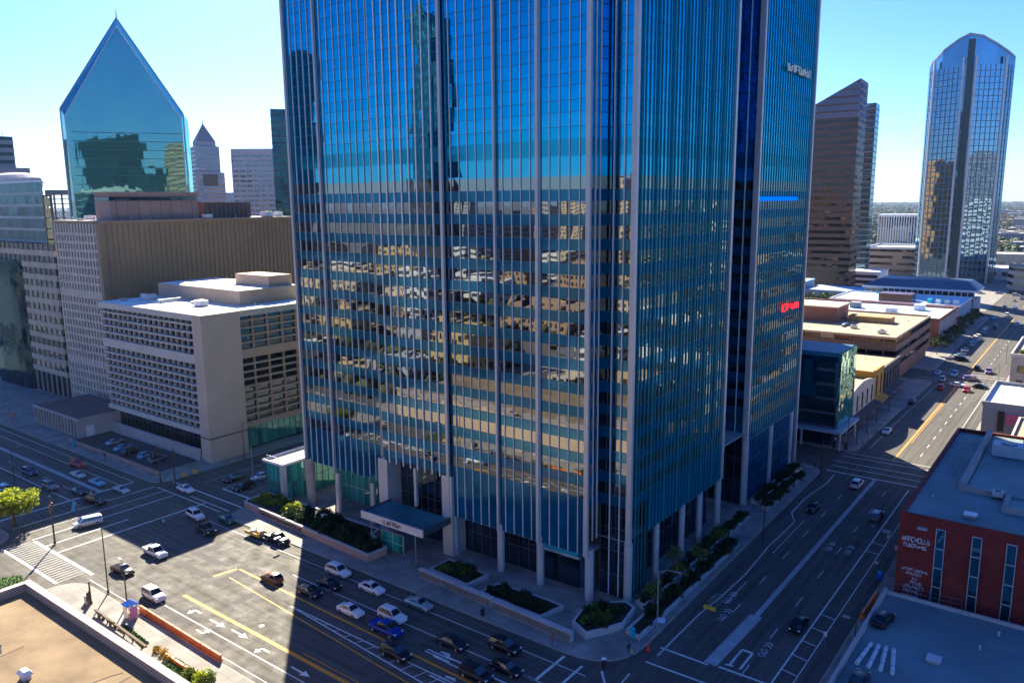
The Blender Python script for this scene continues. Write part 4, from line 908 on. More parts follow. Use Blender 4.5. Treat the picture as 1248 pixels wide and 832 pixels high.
mb = MB(); mb.prism([tuple(rt_c+u*a*KR+v*b) for a, b in ((-3.6,-5.9),(2.2,-6.8),(2.2,-5.8),(-3.6,-4.9))], 0, 157); mb.build('spine', mat('dark_spine', (.025,.055,.07), .3, .15, .1, metal=.3), rt)
arch = [(-35,141),(-33.5,146),(-24,152),(-12,157.5),(-3,160),(8,158),(20,153),(31,148),(35.5,146),(35.5,141)]
def uat(a):  # front line depth of the plan at width a
    fr = [(-35,16),(-30,5),(-6,-5),(4,-6.5),(28,2),(35.5,14)]
    for (x0, y0), (x1, y1) in zip(fr, fr[1:]):
        if x0 <= a <= x1: return y0+(y1-y0)*(a-x0)/(x1-x0)
    return 14
mb = MB(); rm = MB()
for (a0, z0), (a1, z1) in zip(arch, arch[1:-1]):
    p0 = rt_c+u*a0*KR+v*uat(a0); p1 = rt_c+u*a1*KR+v*uat(a1)
    mb.face([(p0.x,p0.y,141),(p1.x,p1.y,141),(p1.x,p1.y,z1),(p0.x,p0.y,z0)])
    q0 = rt_c+u*a0*KR+v*50; q1 = rt_c+u*a1*KR+v*50
    mb.face([(q1.x,q1.y,141),(q0.x,q0.y,141),(q0.x,q0.y,z0),(q1.x,q1.y,z1)])
    e0 = p0-v*.5; e1 = p1-v*.5
    rm.idx([(e0.x,e0.y,z0-.6),(e1.x,e1.y,z1-.6),(e1.x,e1.y,z1+.9),(e0.x,e0.y,z0+.9),(q0.x,q0.y,z0-.6),(q1.x,q1.y,z1-.6),(q1.x,q1.y,z1+.9),(q0.x,q0.y,z0+.9)], [(0,1,2,3),(3,2,6,7),(4,7,6,5),(0,4,5,1)])
for a in (-35, 35.5):
    p0 = rt_c+u*a*KR+v*uat(a); q0 = rt_c+u*a*KR+v*50; mb.face([(p0.x,p0.y,141),(q0.x,q0.y,141),(q0.x,q0.y,146),(p0.x,p0.y,146)])
mb.build('gable_glass', RTG, rt); rm.build('roof', mat('roof_lilac', (.30,.33,.40), .5, .1, .2), rt)
# ---- vertical striped block, far right
st, pl, c, u, v = skybox_tower('pinstriped_block', 'white and blue vertically striped block left of the arched roof tower', 1098, 905, 46, 30, 40, DARKGLASS, WHITE, 40, .02, radians(-6), 'building', 0, False)
mb = MB(); mb.prism(pl, 0, 38.5); mb.build('window_wall', DARKGLASS, st); mb = MB(); mb.prism(inset(pl, -.8), 38.5, 41); mb.build('roof_edge', WHITE, st)
for i in range(20): p = c+u*(-22.4+i*2.36)-v*.5; mb = MB(); mb.prism([tuple(p-u*.5), tuple(p+u*.5), tuple(p+u*.5+v*.5), tuple(p-u*.5+v*.5)], 0, 38.5); mb.build('fin', WHITE, st)

# ---- right street, left side beyond the cross street
tl = thing('dark_glass_corner', 'dark teal glass corner building with bright reflecting right face', 'building', (-55,190,.16))
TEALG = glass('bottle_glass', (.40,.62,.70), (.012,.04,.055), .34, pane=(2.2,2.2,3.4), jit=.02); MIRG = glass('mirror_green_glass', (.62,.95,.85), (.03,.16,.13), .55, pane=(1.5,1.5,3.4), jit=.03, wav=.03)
stacked(tl, rect(-72,184.6,-46.8,198), 4.6, 21.5, 3.4, .2, TEALG, ALU_D, .04)
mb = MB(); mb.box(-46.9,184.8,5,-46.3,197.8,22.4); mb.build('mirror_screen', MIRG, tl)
mb = MB(); mb.box(-68,184.0,11.5,-51.5,184.7,20.5); mb.build('box_window', glass('box_glass', (.3,.6,.75), (.01,.06,.09), .25, pane=(2,2,3)), tl)
mb = MB(); mb.box(-72,184.8,21.5,-46.9,197.8,22.5); mb.build('roof', mat('teal_roof', (.05,.16,.24), .5, .15, .3), tl)
mb = MB(); mb.box(-72,182.4,4.2,-44.8,198,4.7); mb.build('canopy', mat('canopy_grey', (.35,.42,.47), .5, .1, .3), tl)
mb = MB(); mb.box(-71,186.5,.16,-48,197.5,4.2); mb.build('shop_window', DARKGLASS, tl)
for x, y in ((-45.4,183.6),(-45.4,190),(-45.4,197),(-54,183.6),(-62,183.6)): mb = MB(); mb.cyl(x, y, .16, 4.2, .28, n=8); mb.build('column', COVER, tl)
# row of small shopfronts
CREAM = mat('cream_render', (.50,.44,.36), .85, .12, .2); OCHRE = mat('ochre_render', (.45,.27,.04), .85, .15, .3); CHAR = mat('charcoal_render', (.05,.05,.055), .8, .2, .4); TANR = mat('tan_roof', (.42,.32,.20), .9, .2, .2)
def shop(label, y0, y1, h, wm, nwin, arched=False, awning=None):
    s = thing('shopfront', label, 'shop', (-58,(y0+y1)/2,.16)); ya, yb = y0+.02, y1-.02
    mb = MB(); mb.box(-74,ya,.16,-47.4,yb,h); mb.build('wall', wm, s)
    mb = MB()
    if arched:
        L_ = yb-ya
        for i in range(10):
            t0 = i/10; t1 = (i+1)/10; h0 = h+1.6*sin(pi*t0); h1 = h+1.6*sin(pi*t1)
            mb.idx([(-47.8,ya+L_*t0,h),(-47.8,ya+L_*t1,h),(-47.8,ya+L_*t1,h1+.4),(-47.8,ya+L_*t0,h0+.4),(-47.3,ya+L_*t0,h),(-47.3,ya+L_*t1,h),(-47.3,ya+L_*t1,h1+.4),(-47.3,ya+L_*t0,h0+.4)], [(0,3,2,1),(4,5,6,7),(3,7,6,2),(0,4,7,3),(1,2,6,5)])
    else: mb.box(-47.9,ya,h,-47.3,yb,h+.9); mb.box(-74,ya,h,-47.9,ya+.4,h+.5)
    mb.build('parapet', wm, s)
    mb = MB(); mb.box(-74,ya+.4,h,-47.9,yb-.4,h+.06); mb.build('roof', TANR, s)
    for i in range(nwin):
        y = ya+(yb-ya)*(i+.5)/nwin; mb = MB(); mb.box(-47.45,y-.55,4.0,-47.32,y+.55,h-.9); mb.build('window', DARKGLASS, s)
    mb = MB(); mb.box(-47.45,ya+.6,.3,-47.32,yb-.6,2.9); mb.build('shop_window', DARKGLASS, s)
    if awning: mb = MB(); mb.idx([(-47.4,ya+.4,3.6),(-45.4,ya+.4,3.0),(-45.4,yb-.4,3.0),(-47.4,yb-.4,3.6),(-45.4,ya+.4,2.7),(-45.4,yb-.4,2.7)], [(0,1,2,3),(1,4,5,2)]); mb.build('awning', awning, s)
shop('white shopfront with curved gable and dark upper windows on the shaded street side', 199, 224, 9.0, CREAM, 5, True, CHAR)
shop('ochre yellow narrow shopfront next to the white gabled one', 224, 234, 10.6, OCHRE, 2, False, OCHRE)
shop('charcoal shopfront with striped bays at the end of the row', 234, 256, 9.6, CHAR, 6, False, CHAR)
sb = thing('flat_roof_shop', 'low shop block with tan flat roof and white plant box behind the gabled shopfront', 'shop', (-84,225,.16)); mb = MB(); mb.box(-96,200,.16,-74.2,250,8.2); mb.build('wall', TAN, sb); mb = MB(); mb.box(-95.6,200.4,8.2,-74.6,249.6,8.3); mb.build('roof', TANR, sb); mb = MB(); mb.box(-82,214,8.3,-76,226,10.6); mb.build('plant_box', WHITE, sb)
# tan roofed brown office
BROFF = mat('brown_brick_band', (.20,.125,.10), .85, .15, .3)
tb = thing('tan_roof_office', 'low brown office block with striped window rows and tan flat roof', 'building', (-80,262,.16))
tpoly = rect(-118,260.5,-50,318); stacked(tb, tpoly, 3.6, 14.4, 3.5, .55, BRG, BROFF, .25)
mb = MB(); mb.prism(inset(tpoly, .6), .16, 3.6); mb.build('base', BROFF, tb); parapet_roof(tb, tpoly, 14.4, .7, TAN, mat('sand_roof', (.46,.35,.21), .9, .15, .15))
for i in range(14): x = -117+i*4.9; mb = MB(); mb.box(x-.2,260.1,.16,x+.2,260.6,14.4); mb.build('pier', BROFF, tb)
mb = MB(); mb.box(-90,285,14.5,-74,300,19.5); mb.build('plant_room', mat('rust_box', (.24,.11,.08), .8, .15, .3), tb); mb = MB(); mb.box(-90.3,284.7,19.5,-73.7,300.3,20.0); mb.build('plant_room_roof', TAN, tb)
mb = MB(); mb.box(-72,292,14.5,-58,298,16.5); mb.build('plant_box', mat('dull_ochre', (.36,.24,.09), .8), tb)
roof_units(['small grey roof unit on the sand coloured roof, nearest the street','small grey roof unit in the middle of the sand coloured roof'], ((-56,270,2.4,2,1.2),(-66,276,2,2,1.1)), 14.45, None)
# orange brick building with pale blue roof, blue annexes
OB = brickmat('orange_brick', (.36,.10,.035), (.28,.07,.03), (.3,.2,.15)); BLUER = mat('pale_blue_roof', (.42,.58,.72), .7, .12, .2)
ob = thing('orange_brick_building', 'orange brick building with pale blue roof beyond the tan roofed office', 'building', (-75,335,.16))
mb = MB(); mb.box(-112,338,.16,-50.2,378,10.6); mb.build('wall', OB, ob); parapet_roof(ob, rect(-112.2,337.8,-50,378.2), 10.6, .8, OB, BLUER)
for i in range(11): mb = MB(); mb.box(-109+i*5.3,337.7,6.2,-106+i*5.3,338.05,8.6); mb.build('window', DARKGLASS, ob)
mb = MB(); mb.box(-50.25,339,.16,-50.0,377,9.8); mb.build('street_front', CONC_G, ob)
for i, (x, y) in enumerate(((-96,350),(-86,360),(-70,352),(-62,366))): mb = MB(); mb.box(x-2,y-2,10.6,x+2,y+2,12.6+.5*(i % 2)); mb.build('roof_box', (WHITE, CONC_G, ALU, WHITE)[i], ob)
bx = thing('blue_flat_building', 'pale blue flat roofed building behind the orange brick one', 'building', (-80,385,.16)); mb = MB(); mb.box(-104,386,.16,-50,424,10.5); mb.build('wall', mat('blue_grey_wall', (.28,.36,.43), .8, .1, .3), bx); parapet_roof(bx, rect(-104.2,385.8,-49.8,424.2), 10.5, .6, WHITE, BLUER); mb = MB(); mb.box(-84,392,10.6,-70,402,14); mb.build('plant_room', GRAN, bx)
for i in range(4): mb = MB(); mb.box(-64+i*3.5,394,10.6,-62+i*3.5,398,12.4); mb.build('roof_box', (TEALP, WHITE, ALU, WHITE)[i], bx)
# hall with dark blue roof and columned front
ha = thing('columned_hall', 'long hall with dark blue roof and white columned front below the arched roof tower', 'hall', (-80,440,.16))
NAVYR = mat('navy_roof', (.03,.08,.15), .5, .2, .2)
mb = MB(); mb.box(-100,434,.16,-50,456,8.5); mb.build('wall', mat('blue_grey_wall',(.28,.36,.43)), ha); mb = MB(); mb.box(-99.5,433.6,7.2,-50.5,434.0,12.2); mb.build('window_wall', DARKGLASS, ha)
mb = MB(); mb.box(-101,433,12.2,-49,457,13.2); mb.build('cornice', WHITE, ha); mb = MB(); mb.idx([(-101,433,13.2),(-49,433,13.2),(-49,457,13.2),(-101,457,13.2),(-94,440,16.6),(-54,440,16.6),(-54,457,16.6),(-94,457,16.6)], [(0,1,5,4),(1,2,6,5),(0,4,7,3),(4,5,6,7),(2,3,7,6)]); mb.build('roof', NAVYR, ha)
for i in range(19): x = -99.3+i*2.72; mb = MB(); mb.box(x-.16,433.1,7.2,x+.16,433.5,12.2); mb.build('column', WHITE, ha)
mb = MB(); mb.box(-128,428,.16,-100.2,452,9.5); mb.build('wing', CONC_G, ha); mb = MB(); mb.box(-128.2,427.8,9.5,-100.1,452.2,10.1); mb.build('wing_roof', BLUER, ha)
wl = thing('pale_corner_building', 'pale stone building with slot windows just right of the red tower sign', 'building', (-110,330,.16)); stacked(wl, rect(-150,330,-117,362), 0.2, 15.6, 5.1, .45, DARKGLASS, CREAM, .2); parapet_roof(wl, rect(-150.3,329.7,-116.7,362.3), 15.6, .7, CREAM, WHITE_ROOF)
for i in range(9): mb = MB(); mb.box(-149+i*4,329.6,.2,-148.2+i*4,330.1,15.6); mb.build('pier', CREAM, wl)
for i, (x, y, s) in enumerate(((-118,395,6.5),(-110,398,7.5),(-125,402,7),(-103,404,6))):
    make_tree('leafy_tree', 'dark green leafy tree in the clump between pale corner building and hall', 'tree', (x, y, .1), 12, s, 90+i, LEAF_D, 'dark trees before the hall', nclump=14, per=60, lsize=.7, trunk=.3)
bs = thing('blue_box_building', 'plain blue grey box building at the foot of the striped brown tower', 'building', (-135,430,.16)); mb = MB(); mb.box(-165,425,.16,-130,450,13); mb.build('wall', mat('blue_grey_wall',(.28,.36,.43)), bs); mb = MB(); mb.box(-165.3,424.7,13,-129.7,450.3,13.6); mb.build('roof', BLUER, bs); mb = MB(); mb.box(-158,424.6,4,-134,425.0,10); mb.build('window', DARKGLASS, bs)
wg = thing('white_garage', 'small white garage with dark openings behind the blue hall wing', 'garage', (-132,520,.16)); mb = MB(); mb.box(-150,520,.16,-112,545,12); mb.build('wall', WHITE, wg)
for i in range(3): mb = MB(); mb.box(-149,519.8,2+i*3.4,-113,520.1,3.9+i*3.4); mb.build('opening', BLACK, wg)
mb = MB(); mb.box(-150.2,519.7,12,-111.8,545.2,12.8); mb.build('roof', WHITE_ROOF, wg)
tn = thing('tan_block', 'tan block with white parapet left of the arched roof tower', 'building', (-160,640,.16)); stacked(tn, rect(-150,640,-108,690), .2, 20, 5, .6, BRG, TAN, .2); parapet_roof(tn, rect(-150.4,639.6,-107.6,690.4), 20, 1.6, WHITE, WHITE_ROOF)
tn2 = thing('tan_block', 'lower tan and white block beside the far pinstriped block', 'building', (-185,700,.16)); mb = MB(); mb.box(-215,700,.16,-168,740,20); mb.build('wall', CREAM, tn2); mb = MB(); mb.box(-215.5,699.5,20,-167.5,740.5,22); mb.build('roof_edge', WHITE, tn2)
for i in range(8): mb = MB(); mb.box(-213+i*5.6,699.6,5,-210+i*5.6,700.1,16); mb.build('window', BRG, tn2)
# ---- right street, right side
RB = brickmat('red_brick', (.215,.022,.016), (.15,.016,.012), (.12,.03,.025)); BLUEROOF = paving('grey_membrane_roof', (.20,.265,.27), 5.5, .85, .08, .7, .12)
rb = thing('red_brick_building', 'red brick building with slit windows, white wall lettering and a pale flat roof', 'building', (-8,140,.16))
rpoly = rect(-20,116,14,167)
mb = MB(); mb.prism(inset(rpoly, .02), .16, 13.2, top=False); mb.build('wall', RB, rb)
parapet_roof(rb, rpoly, 13.2, .7, RB, BLUEROOF, .45)
for x in (-14.75, -10.45, -6.5, -2.6, 1.4):
    mb = MB(); mb.box(x-.52,115.85,1.6,x+.52,116.3,12.5); o = mb.build('window', TEALG, rb)
    mb = MB()
    for zz in (1.6, 4.1, 6.9, 9.7, 12.5): mb.box(x-.6,115.8,zz-.06,x+.6,115.9,zz+.06)
    mb.box(x-.6,115.8,1.6,x-.5,115.9,12.5); mb.box(x+.5,115.8,1.6,x+.6,115.9,12.5); mb.build('frame', ALU, o)
LET = mat('wall_lettering', (.62,.58,.66), .6, .1, .5); rg = random.Random(4)
mb = MB(); glyphs(mb, (-19.4,115.98,9.8), (1,0,.03), (0,0,1), 9, .66, .04, rg, .03, wgt=.22); glyphs(mb, (-19.2,115.98,9.05), (1,0,0), (0,0,1), 9, .5, .07, rg, .03, wgt=.22); mb.build('lettering', LET, rb)
mb = MB(); x_ = -19.1
for k, (n, hh, zz, xx) in enumerate(((13,.34,5.6,-19.2),(8,.34,5.0,-18.6),(3,.3,4.4,-17.8),(5,.42,3.7,-18.0),(9,.42,3.0,-18.9),(8,.42,2.3,-18.8),(7,.4,1.6,-18.9))): glyphs(mb, (xx,115.98,zz), (1,0,0), (0,0,1), n, hh, .07, rg, .03, wgt=.18)
mb.build('mural_text', LET, rb)
mb = MB(); mb.box(-17.6,115.3,12.1,-16.4,116.0,12.3); mb.build('flood_lamp', ALU, rb)
mb = MB(); mb.box(-15,132,13.25,-14.2,166,14.6); mb.box(-15,131.6,13.25,-8.4,132.4,14.1); mb.box(-8.8,126,13.25,-8.2,132,14.1); mb.box(-8.8,125.6,13.25,13,126.2,14.1); mb.build('roof_curb', CONC_G, rb)
mb = MB(); mb.box(-14,132.5,13.25,13,166,13.55); mb.build('raised_roof', BLUEROOF, rb)
mb = MB(); mb.box(-9,160,13.3,13.5,166.4,17); mb.build('roof_wall', mat('dark_brick', (.13,.08,.07), .85, .2, .5), rb)
roof_units(['blue grey double fan cooling unit on the red brick building roof','small white vent box beside the roof kerb of the red brick building'], ((-10.6,154,4.6,3.4,2.1),(-9.8,131,1.4,1.0,1.0)), 13.56, None, mat('unit_blue_grey', (.35,.45,.52), .5, .15, .6))
# flat roof deck at lower right
DECK = paving('deck_roof', (.175,.245,.26), 7.5, .85, .06, .85, .10)
dk = thing('flat_roof_deck', 'low flat roofed building used as a deck in the lower right corner', 'building', (-6,100,.16))
mb = MB(); mb.box(-20.6,70,.16,14,112.6,2.9); mb.build('wall', CONC_G, dk); mb = MB(); mb.box(-20.2,70.4,2.9,13.6,112.2,2.96); mb.build('roof', DECK, dk)
mb = MB(); mb.box(-20.6,70,2.9,-20.2,112.6,3.7); mb.box(-20.2,112.2,2.9,14,112.6,3.4); mb.build('parapet', CONC, dk)
mb = MB()
for i in range(8): mb.tube((-20.3+i*1.3,113.0,3.0),(-20.3+i*1.3,113.0,4.5),.04)
for zz in (3.8, 4.5): mb.tube((-20.4,113.0,zz),(-11,113.0,zz),.04)
mb.build('railing', ALU_D, dk)
# grey and beige buildings farther along the right side
gr = thing('grey_wall_building', 'grey rendered building with a small pink window beyond the red brick building', 'building', (-10,196,.16))
GREYR = mat('grey_render', (.28,.29,.32), .85, .1, .2)
mb = MB(); mb.box(-18.6,190.5,.16,20,214,13.6); mb.build('wall', GREYR, gr); parapet_roof(gr, rect(-18.8,190.3,20.2,214.2), 13.6, .8, GREYR, WHITE_ROOF)
mb = MB(); mb.box(-14.2,190.2,10.0,-10.6,190.55,12.2); mb.build('window', mat('pink_window', (.55,.12,.25), .3, .1, .5), gr); mb = MB(); mb.box(-15.6,190.1,8.4,-14.5,190.52,12.6); mb.build('recess', BLACK, gr)
mb = MB(); mb.box(-19.9,205,.16,-18.62,213,4.2); mb.build('shop_porch', OCHRE, gr)
lo = thing('low_tan_building', 'low building with sunlit tan roof between the red brick and grey buildings', 'building', (-2,180,.16)); mb = MB(); mb.box(-11.5,169,.16,20,186.5,12.4); mb.build('wall', GREYR, lo); parapet_roof(lo, rect(-11.7,168.8,20.2,186.7), 12.4, .5, CONC, TANR)
be = thing('beige_building', 'beige three storey building with dark window openings at the right edge', 'building', (-10,265,.16))
mb = MB(); mb.box(-19.4,258,.16,25,292,13.0); mb.build('wall', CREAM, be); parapet_roof(be, rect(-19.7,257.7,25.3,292.3), 13.0, .9, mat('white_cornice', (.62,.58,.52)), TANR)
for i, (x, zz) in enumerate(((-17,8.6),(-13,8.6),(-9,8.6),(-17,4.6),(-13,4.6),(-9,4.6),(-15,1),(-10,1))): mb = MB(); mb.box(x-.8,257.8,zz,x+.8,258.1,zz+1.9); mb.build('window', DARKGLASS, be)
for i in range(9): mb = MB(); mb.box(-19.55,261+i*3.3,5,-19.3,262.4+i*3.3,7.4); mb.build('window', DARKGLASS, be)
mb = MB(); mb.box(-8,262,13.1,2,272,17); mb.build('roof_house', mat('dark_brick', (.13,.08,.07)), be)
for i in range(4): shrub(-17+i*2.5, 262, 13.1, 1.5, 'm'+str(i % 2), 'mid green leafy shrub in the roof garden of the beige building, one of four alike', 'beige roof garden shrubs')
yd = thing('yard_wall', 'low orange edged yard wall in front of the beige building', 'wall', (-14,240,.16)); mb = MB(); mb.box(-19,238,.16,15,238.5,2.2); mb.box(-19,238.5,.16,-18.5,256,2.2); mb.build('wall', TAN, yd); mb = MB(); mb.box(-19.1,237.9,2.2,15,238.6,2.35); mb.build('coping', ORANGE, yd)
for i in range(7): shrub(-16+i*2.2, 255.5, .2, 1.3, 'm'+str(i % 2), 'mid green leafy shrub in the yard before the beige building, one of a row', 'beige yard shrubs')
cb = thing('curved_cream_building', 'cream building with curved front wall in the far right behind the arched roof tower', 'building', (-10,520,.16)); cp = [(-20+18*(1-cos(a)), 520+18*(1-sin(a))) for a in [pi/2*i/6 for i in range(7)]][::-1]
cpl = [(-52,604),(-51,590),(-47,580),(-40,574),(-30,571),(20,571),(20,604)]
stacked(cb, cpl, .2, 14, 4.6, .55, DARKGLASS, CREAM, .2); parapet_roof(cb, cpl, 14, .6, CREAM, TANR)
for i, (x, y, sx_, sy_, h, m_) in enumerate(((-20,630,40,24,9,CREAM),(-52,660,44,30,8,WHITE),(-10,690,50,30,10,GREYR),(-70,760,50,30,12,CREAM))):
    o = thing('low_block', ('cream low block right behind the curved cream building','white low block at the far end of the right street','grey low block far behind the curved cream building','cream low block farthest up the right street')[i], 'building', (x, y, .1)); mb = MB(); mb.box(x-sx_/2,y-sy_/2,.1,x+sx_/2,y+sy_/2,h); mb.build('wall', m_, o); parapet_roof(o, rect(x-sx_/2-.2,y-sy_/2-.2,x+sx_/2+.2,y+sy_/2+.2), h, .6, m_, WHITE_ROOF)
    for k in range(6): mb = MB(); mb.box(x-sx_/2+1+k*sx_/6.5,y-sy_/2-.1,3,x-sx_/2+4.5+k*sx_/6.5,y-sy_/2+.1,6); mb.build('window', DARKGLASS, o)
# ---- near lower left flat roof
fl = thing('flat_roof_building', 'sunlit flat tan roof with pale parapet in the lower left corner', 'building', (-100,30,.16))
PARA = mat('lilac_parapet', (.30,.26,.25), .8, .12, .5, bump=.1)
fx0, fy1, fz = -109.8, 38.6, 7.4
mb = MB(); mb.prism([(-150,8),(-60,8),(-60,fy1),(fx0,fy1),(fx0-.3,34.9),(-150,34.5)], .16, fz-.2); mb.build('wall', TAN, fl)
ROOFT = mat('gravel_roof', (.185,.125,.062), .92, .3, .16, bump=.2, c2=(.31,.225,.12), bscale=4)
mb = MB(); mb.prism([(-149.5,8.5),(-60.5,8.5),(-60.5,fy1-.5),(fx0+.5,fy1-.5),(fx0+.2,34.4),(-150,34.0)], fz-.5, fz-.15, bot=False); mb.build('roof', ROOFT, fl)
mb = MB(); mb.box(fx0,fy1-.75,fz-.3,-60,fy1,fz+.95); mb.box(fx0,34.9,fz-.3,fx0+.75,fy1-.75,fz+.95); mb.box(-150,34.2,fz-.3,fx0,34.95,fz+.95); mb.build('parapet', PARA, fl)
mb = MB(); mb.box(fx0-.05,fy1-.8,fz+.95,-60,fy1+.1,fz+1.05); mb.box(fx0-.05,34.9,fz+.95,fx0+.8,fy1-.8,fz+1.05); mb.box(-150,34.15,fz+.95,fx0-.05,35.0,fz+1.05); mb.build('coping', mat('coping_pale', (.36,.31,.29), .7, .1, .6), fl)
mb = MB(); rz = random.Random(9)
for k in range(14):
    p = Vector((rz.uniform(-118,-70), rz.uniform(12,33)))
    d = rz.choice(((1,.1),(.1,1),(1,-.2)))
    for i in range(9):
        q = p+Vector((d[0]*rz.uniform(1,2)+rz.uniform(-.3,.3), d[1]*rz.uniform(1,2)+rz.uniform(-.3,.3)))
        if q.y < fy1-1 and q.x > -149: strip(mb, p, q, .17, fz-.14+k*.0015)
        p = q
mb.build('roof_seam', mat('roof_seam_dark', (.09,.07,.05), .9, .2, 1), fl)
vt = thing('roof_vent', 'white hooded roof vent at the bottom edge of the tan roof', 'roof vent', (*at(31,825,fz), fz-.15)); c = at(31,825,fz)
mb = MB(); mb.box(c[0]-.5,c[1]-.4,fz-.15,c[0]+.5,c[1]+.4,fz+.5); mb.build('base', ALU, vt); mb = MB(); mb.idx([(c[0]-.8,c[1]-.6,fz+.5),(c[0]+.8,c[1]-.6,fz+.5),(c[0]+.8,c[1]+.6,fz+.5),(c[0]-.8,c[1]+.6,fz+.5),(c[0]-.5,c[1]-.3,fz+.9),(c[0]+.5,c[1]-.3,fz+.9),(c[0]+.5,c[1]+.3,fz+.9),(c[0]-.5,c[1]+.3,fz+.9)], [(0,1,5,4),(1,2,6,5),(2,3,7,6),(3,0,4,7),(4,5,6,7),(0,3,2,1)]); mb.build('hood', WHITE, vt)
# ---- far away low blocks seen between the towers and the wooded plain
FAC = [facade('far_cream', (.42,.38,.33), (.06,.07,.08)), facade('far_white', (.62,.61,.58), (.08,.09,.11), strip=True), facade('far_brown', (.24,.17,.13), (.04,.04,.05)), facade('far_grey', (.32,.33,.35), (.04,.05,.07)), facade('far_brick', (.30,.13,.08), (.05,.05,.05))]
rf = random.Random(33)
def simple_block(name, label, cat, x, y, sx, sy, h, m, group=None, z=.0):
    mb = MB(); mb.box(-sx/2,-sy/2,0,sx/2,sy/2,h); mb.box(-sx*.2,-sy*.2,h,sx*.15,sy*.15,h+rf.uniform(1,3)); o = mb.build(name, m); o.location = (x, y, z); return tag(o, label, cat, group)
for i in range(110):
    px = rf.choice((rf.uniform(1035,1125), rf.uniform(1205,1300), rf.uniform(1205,1300), rf.uniform(30,95))); d = rf.uniform(760, 3800); cc, u, v = cam_frame(px, d)
    if px < 100 and d < 900: continue
    simple_block('far_building', 'small low building on the hazy plain beyond downtown, one of many alike', 'building', cc.x, cc.y, rf.uniform(18,55), rf.uniform(15,45), rf.uniform(4,11) if rf.random() < .85 else rf.uniform(10,22), rf.choice(FAC), 'low buildings on the far plain')
# wooded plain: nobody could count these trees
mb = MB(); rt_ = random.Random(12)
for i in range(9000):
    px = rt_.choice((rt_.uniform(1030,1130), rt_.uniform(1200,1300), rt_.uniform(-20,100), rt_.uniform(270,345))); d = 820*math.exp(rt_.random()*2.6); cc, u, v = cam_frame(px, d); r = rt_.uniform(2.2, 4.6)*(1+d/5000)
    mb.ellip((cc.x, cc.y, r*.5), (r, r, r*.8), 0, 6, 4, .25, rt_)
o = mb.build('far_wood', mat('far_foliage', (.05,.07,.03), .9, .4, .02)); tag(o, 'dark green tree cover of the far plain up to the horizon', 'woodland', None, 'stuff')
# ---- city behind the viewpoint, mirrored in the tower glass
MIR = [facade('mirror_tan', (.52,.42,.30), (.05,.05,.05), 3.5, 3.8, .55, .5), facade('mirror_white', (.66,.64,.60), (.06,.07,.09), 4, 4.2, .6, .45, strip=True), facade('mirror_brown', (.34,.22,.13), (.03,.03,.03), 3, 3.6, .5, .55), facade('mirror_grey', (.36,.36,.37), (.03,.04,.06), 3.2, 3.8, .6, .5), facade('mirror_ochre', (.48,.36,.16), (.05,.04,.03), 4, 4, .6, .5)]
rm_ = random.Random(52); pts_ = []
def clear_of(x, y, s): return all(abs(x-a)+abs(y-b) > s+c_ for a, b, c_ in pts_)
for i in range(130):
    for _ in range(30):
        x = rm_.uniform(-520, 60); y = rm_.uniform(-640, -75); s = rm_.uniform(16, 42)
        if clear_of(x, y, s*.8): break
    else: continue
    pts_.append((x, y, s*.8)); h = rm_.choice((4, 6, 8, 12, 16, 24)) if y > -330 else rm_.choice((14, 22, 32, 44, 60))
    simple_block('city_block', 'plain office block behind the viewpoint, seen only as a reflection in the tower glass', 'building', x, y, s, s*rm_.uniform(.6,1.1), h, rm_.choice(MIR), 'mirrored city blocks')
for i in range(34):
    for _ in range(30):
        x, y = (rm_.uniform(-340,-165), rm_.uniform(-52, 26)) if i < 24 else (rm_.uniform(-140,-50), rm_.uniform(-50,-6)); s = rm_.uniform(10, 22)
        if clear_of(x, y, s*.75): break
    else: continue
    pts_.append((x, y, s*.75)); simple_block('city_block', 'plain office block behind the viewpoint, seen only as a reflection in the tower glass', 'building', x, y, s, s*rm_.uniform(.6,1.1), rm_.choice((3.5,5,7,10,14)), rm_.choice(MIR), 'mirrored city blocks')
mb = MB(); mb.face([(-345,-54,.168),(-164,-54,.168),(-164,32,.168),(-345,32,.168)]); mb.face([(-122,-54,.168),(-41,-54,.168),(-41,7,.168),(-122,7,.168)]); struct('car_park', mb, PARK, 'dark asphalt lots behind the viewpoint', 'parking lot')
simple_block('slim_tower', 'slim dark tower behind the viewpoint, mirrored as a dark strip high in the tower glass', 'skyscraper', -338, -188, 18, 18, 168, facade('mirror_black', (.012,.018,.03), (.03,.05,.08), 3, 7.2, .5, .5, .5))
simple_block('stone_tower', 'tan stone tower behind the viewpoint, mirrored at mid height in the tower glass', 'skyscraper', -330, -395, 26, 26, 76, MIR[0])
simple_block('teal_tower', 'dark tower behind the viewpoint, mirrored at the upper left of the tower glass', 'skyscraper', -560, -230, 60, 50, 175, facade('mirror_teal', (.02,.06,.08), (.03,.06,.09), 3, 3.6, .6, .6))
for i in range(46):
    for _ in range(30):
        x = rm_.uniform(40, 420); y = rm_.uniform(120, 760); s = rm_.uniform(22, 44)
        if clear_of(x, y, s*.8): break
    else: continue
    pts_.append((x, y, s*.8))
    simple_block('city_block', 'plain office block out of view, seen only as a reflection in the tower side', 'building', x, y, s, s*rm_.uniform(.6,1.1), rm_.choice((8,12,16,24,36,52)), rm_.choice(MIR), 'mirrored side blocks')

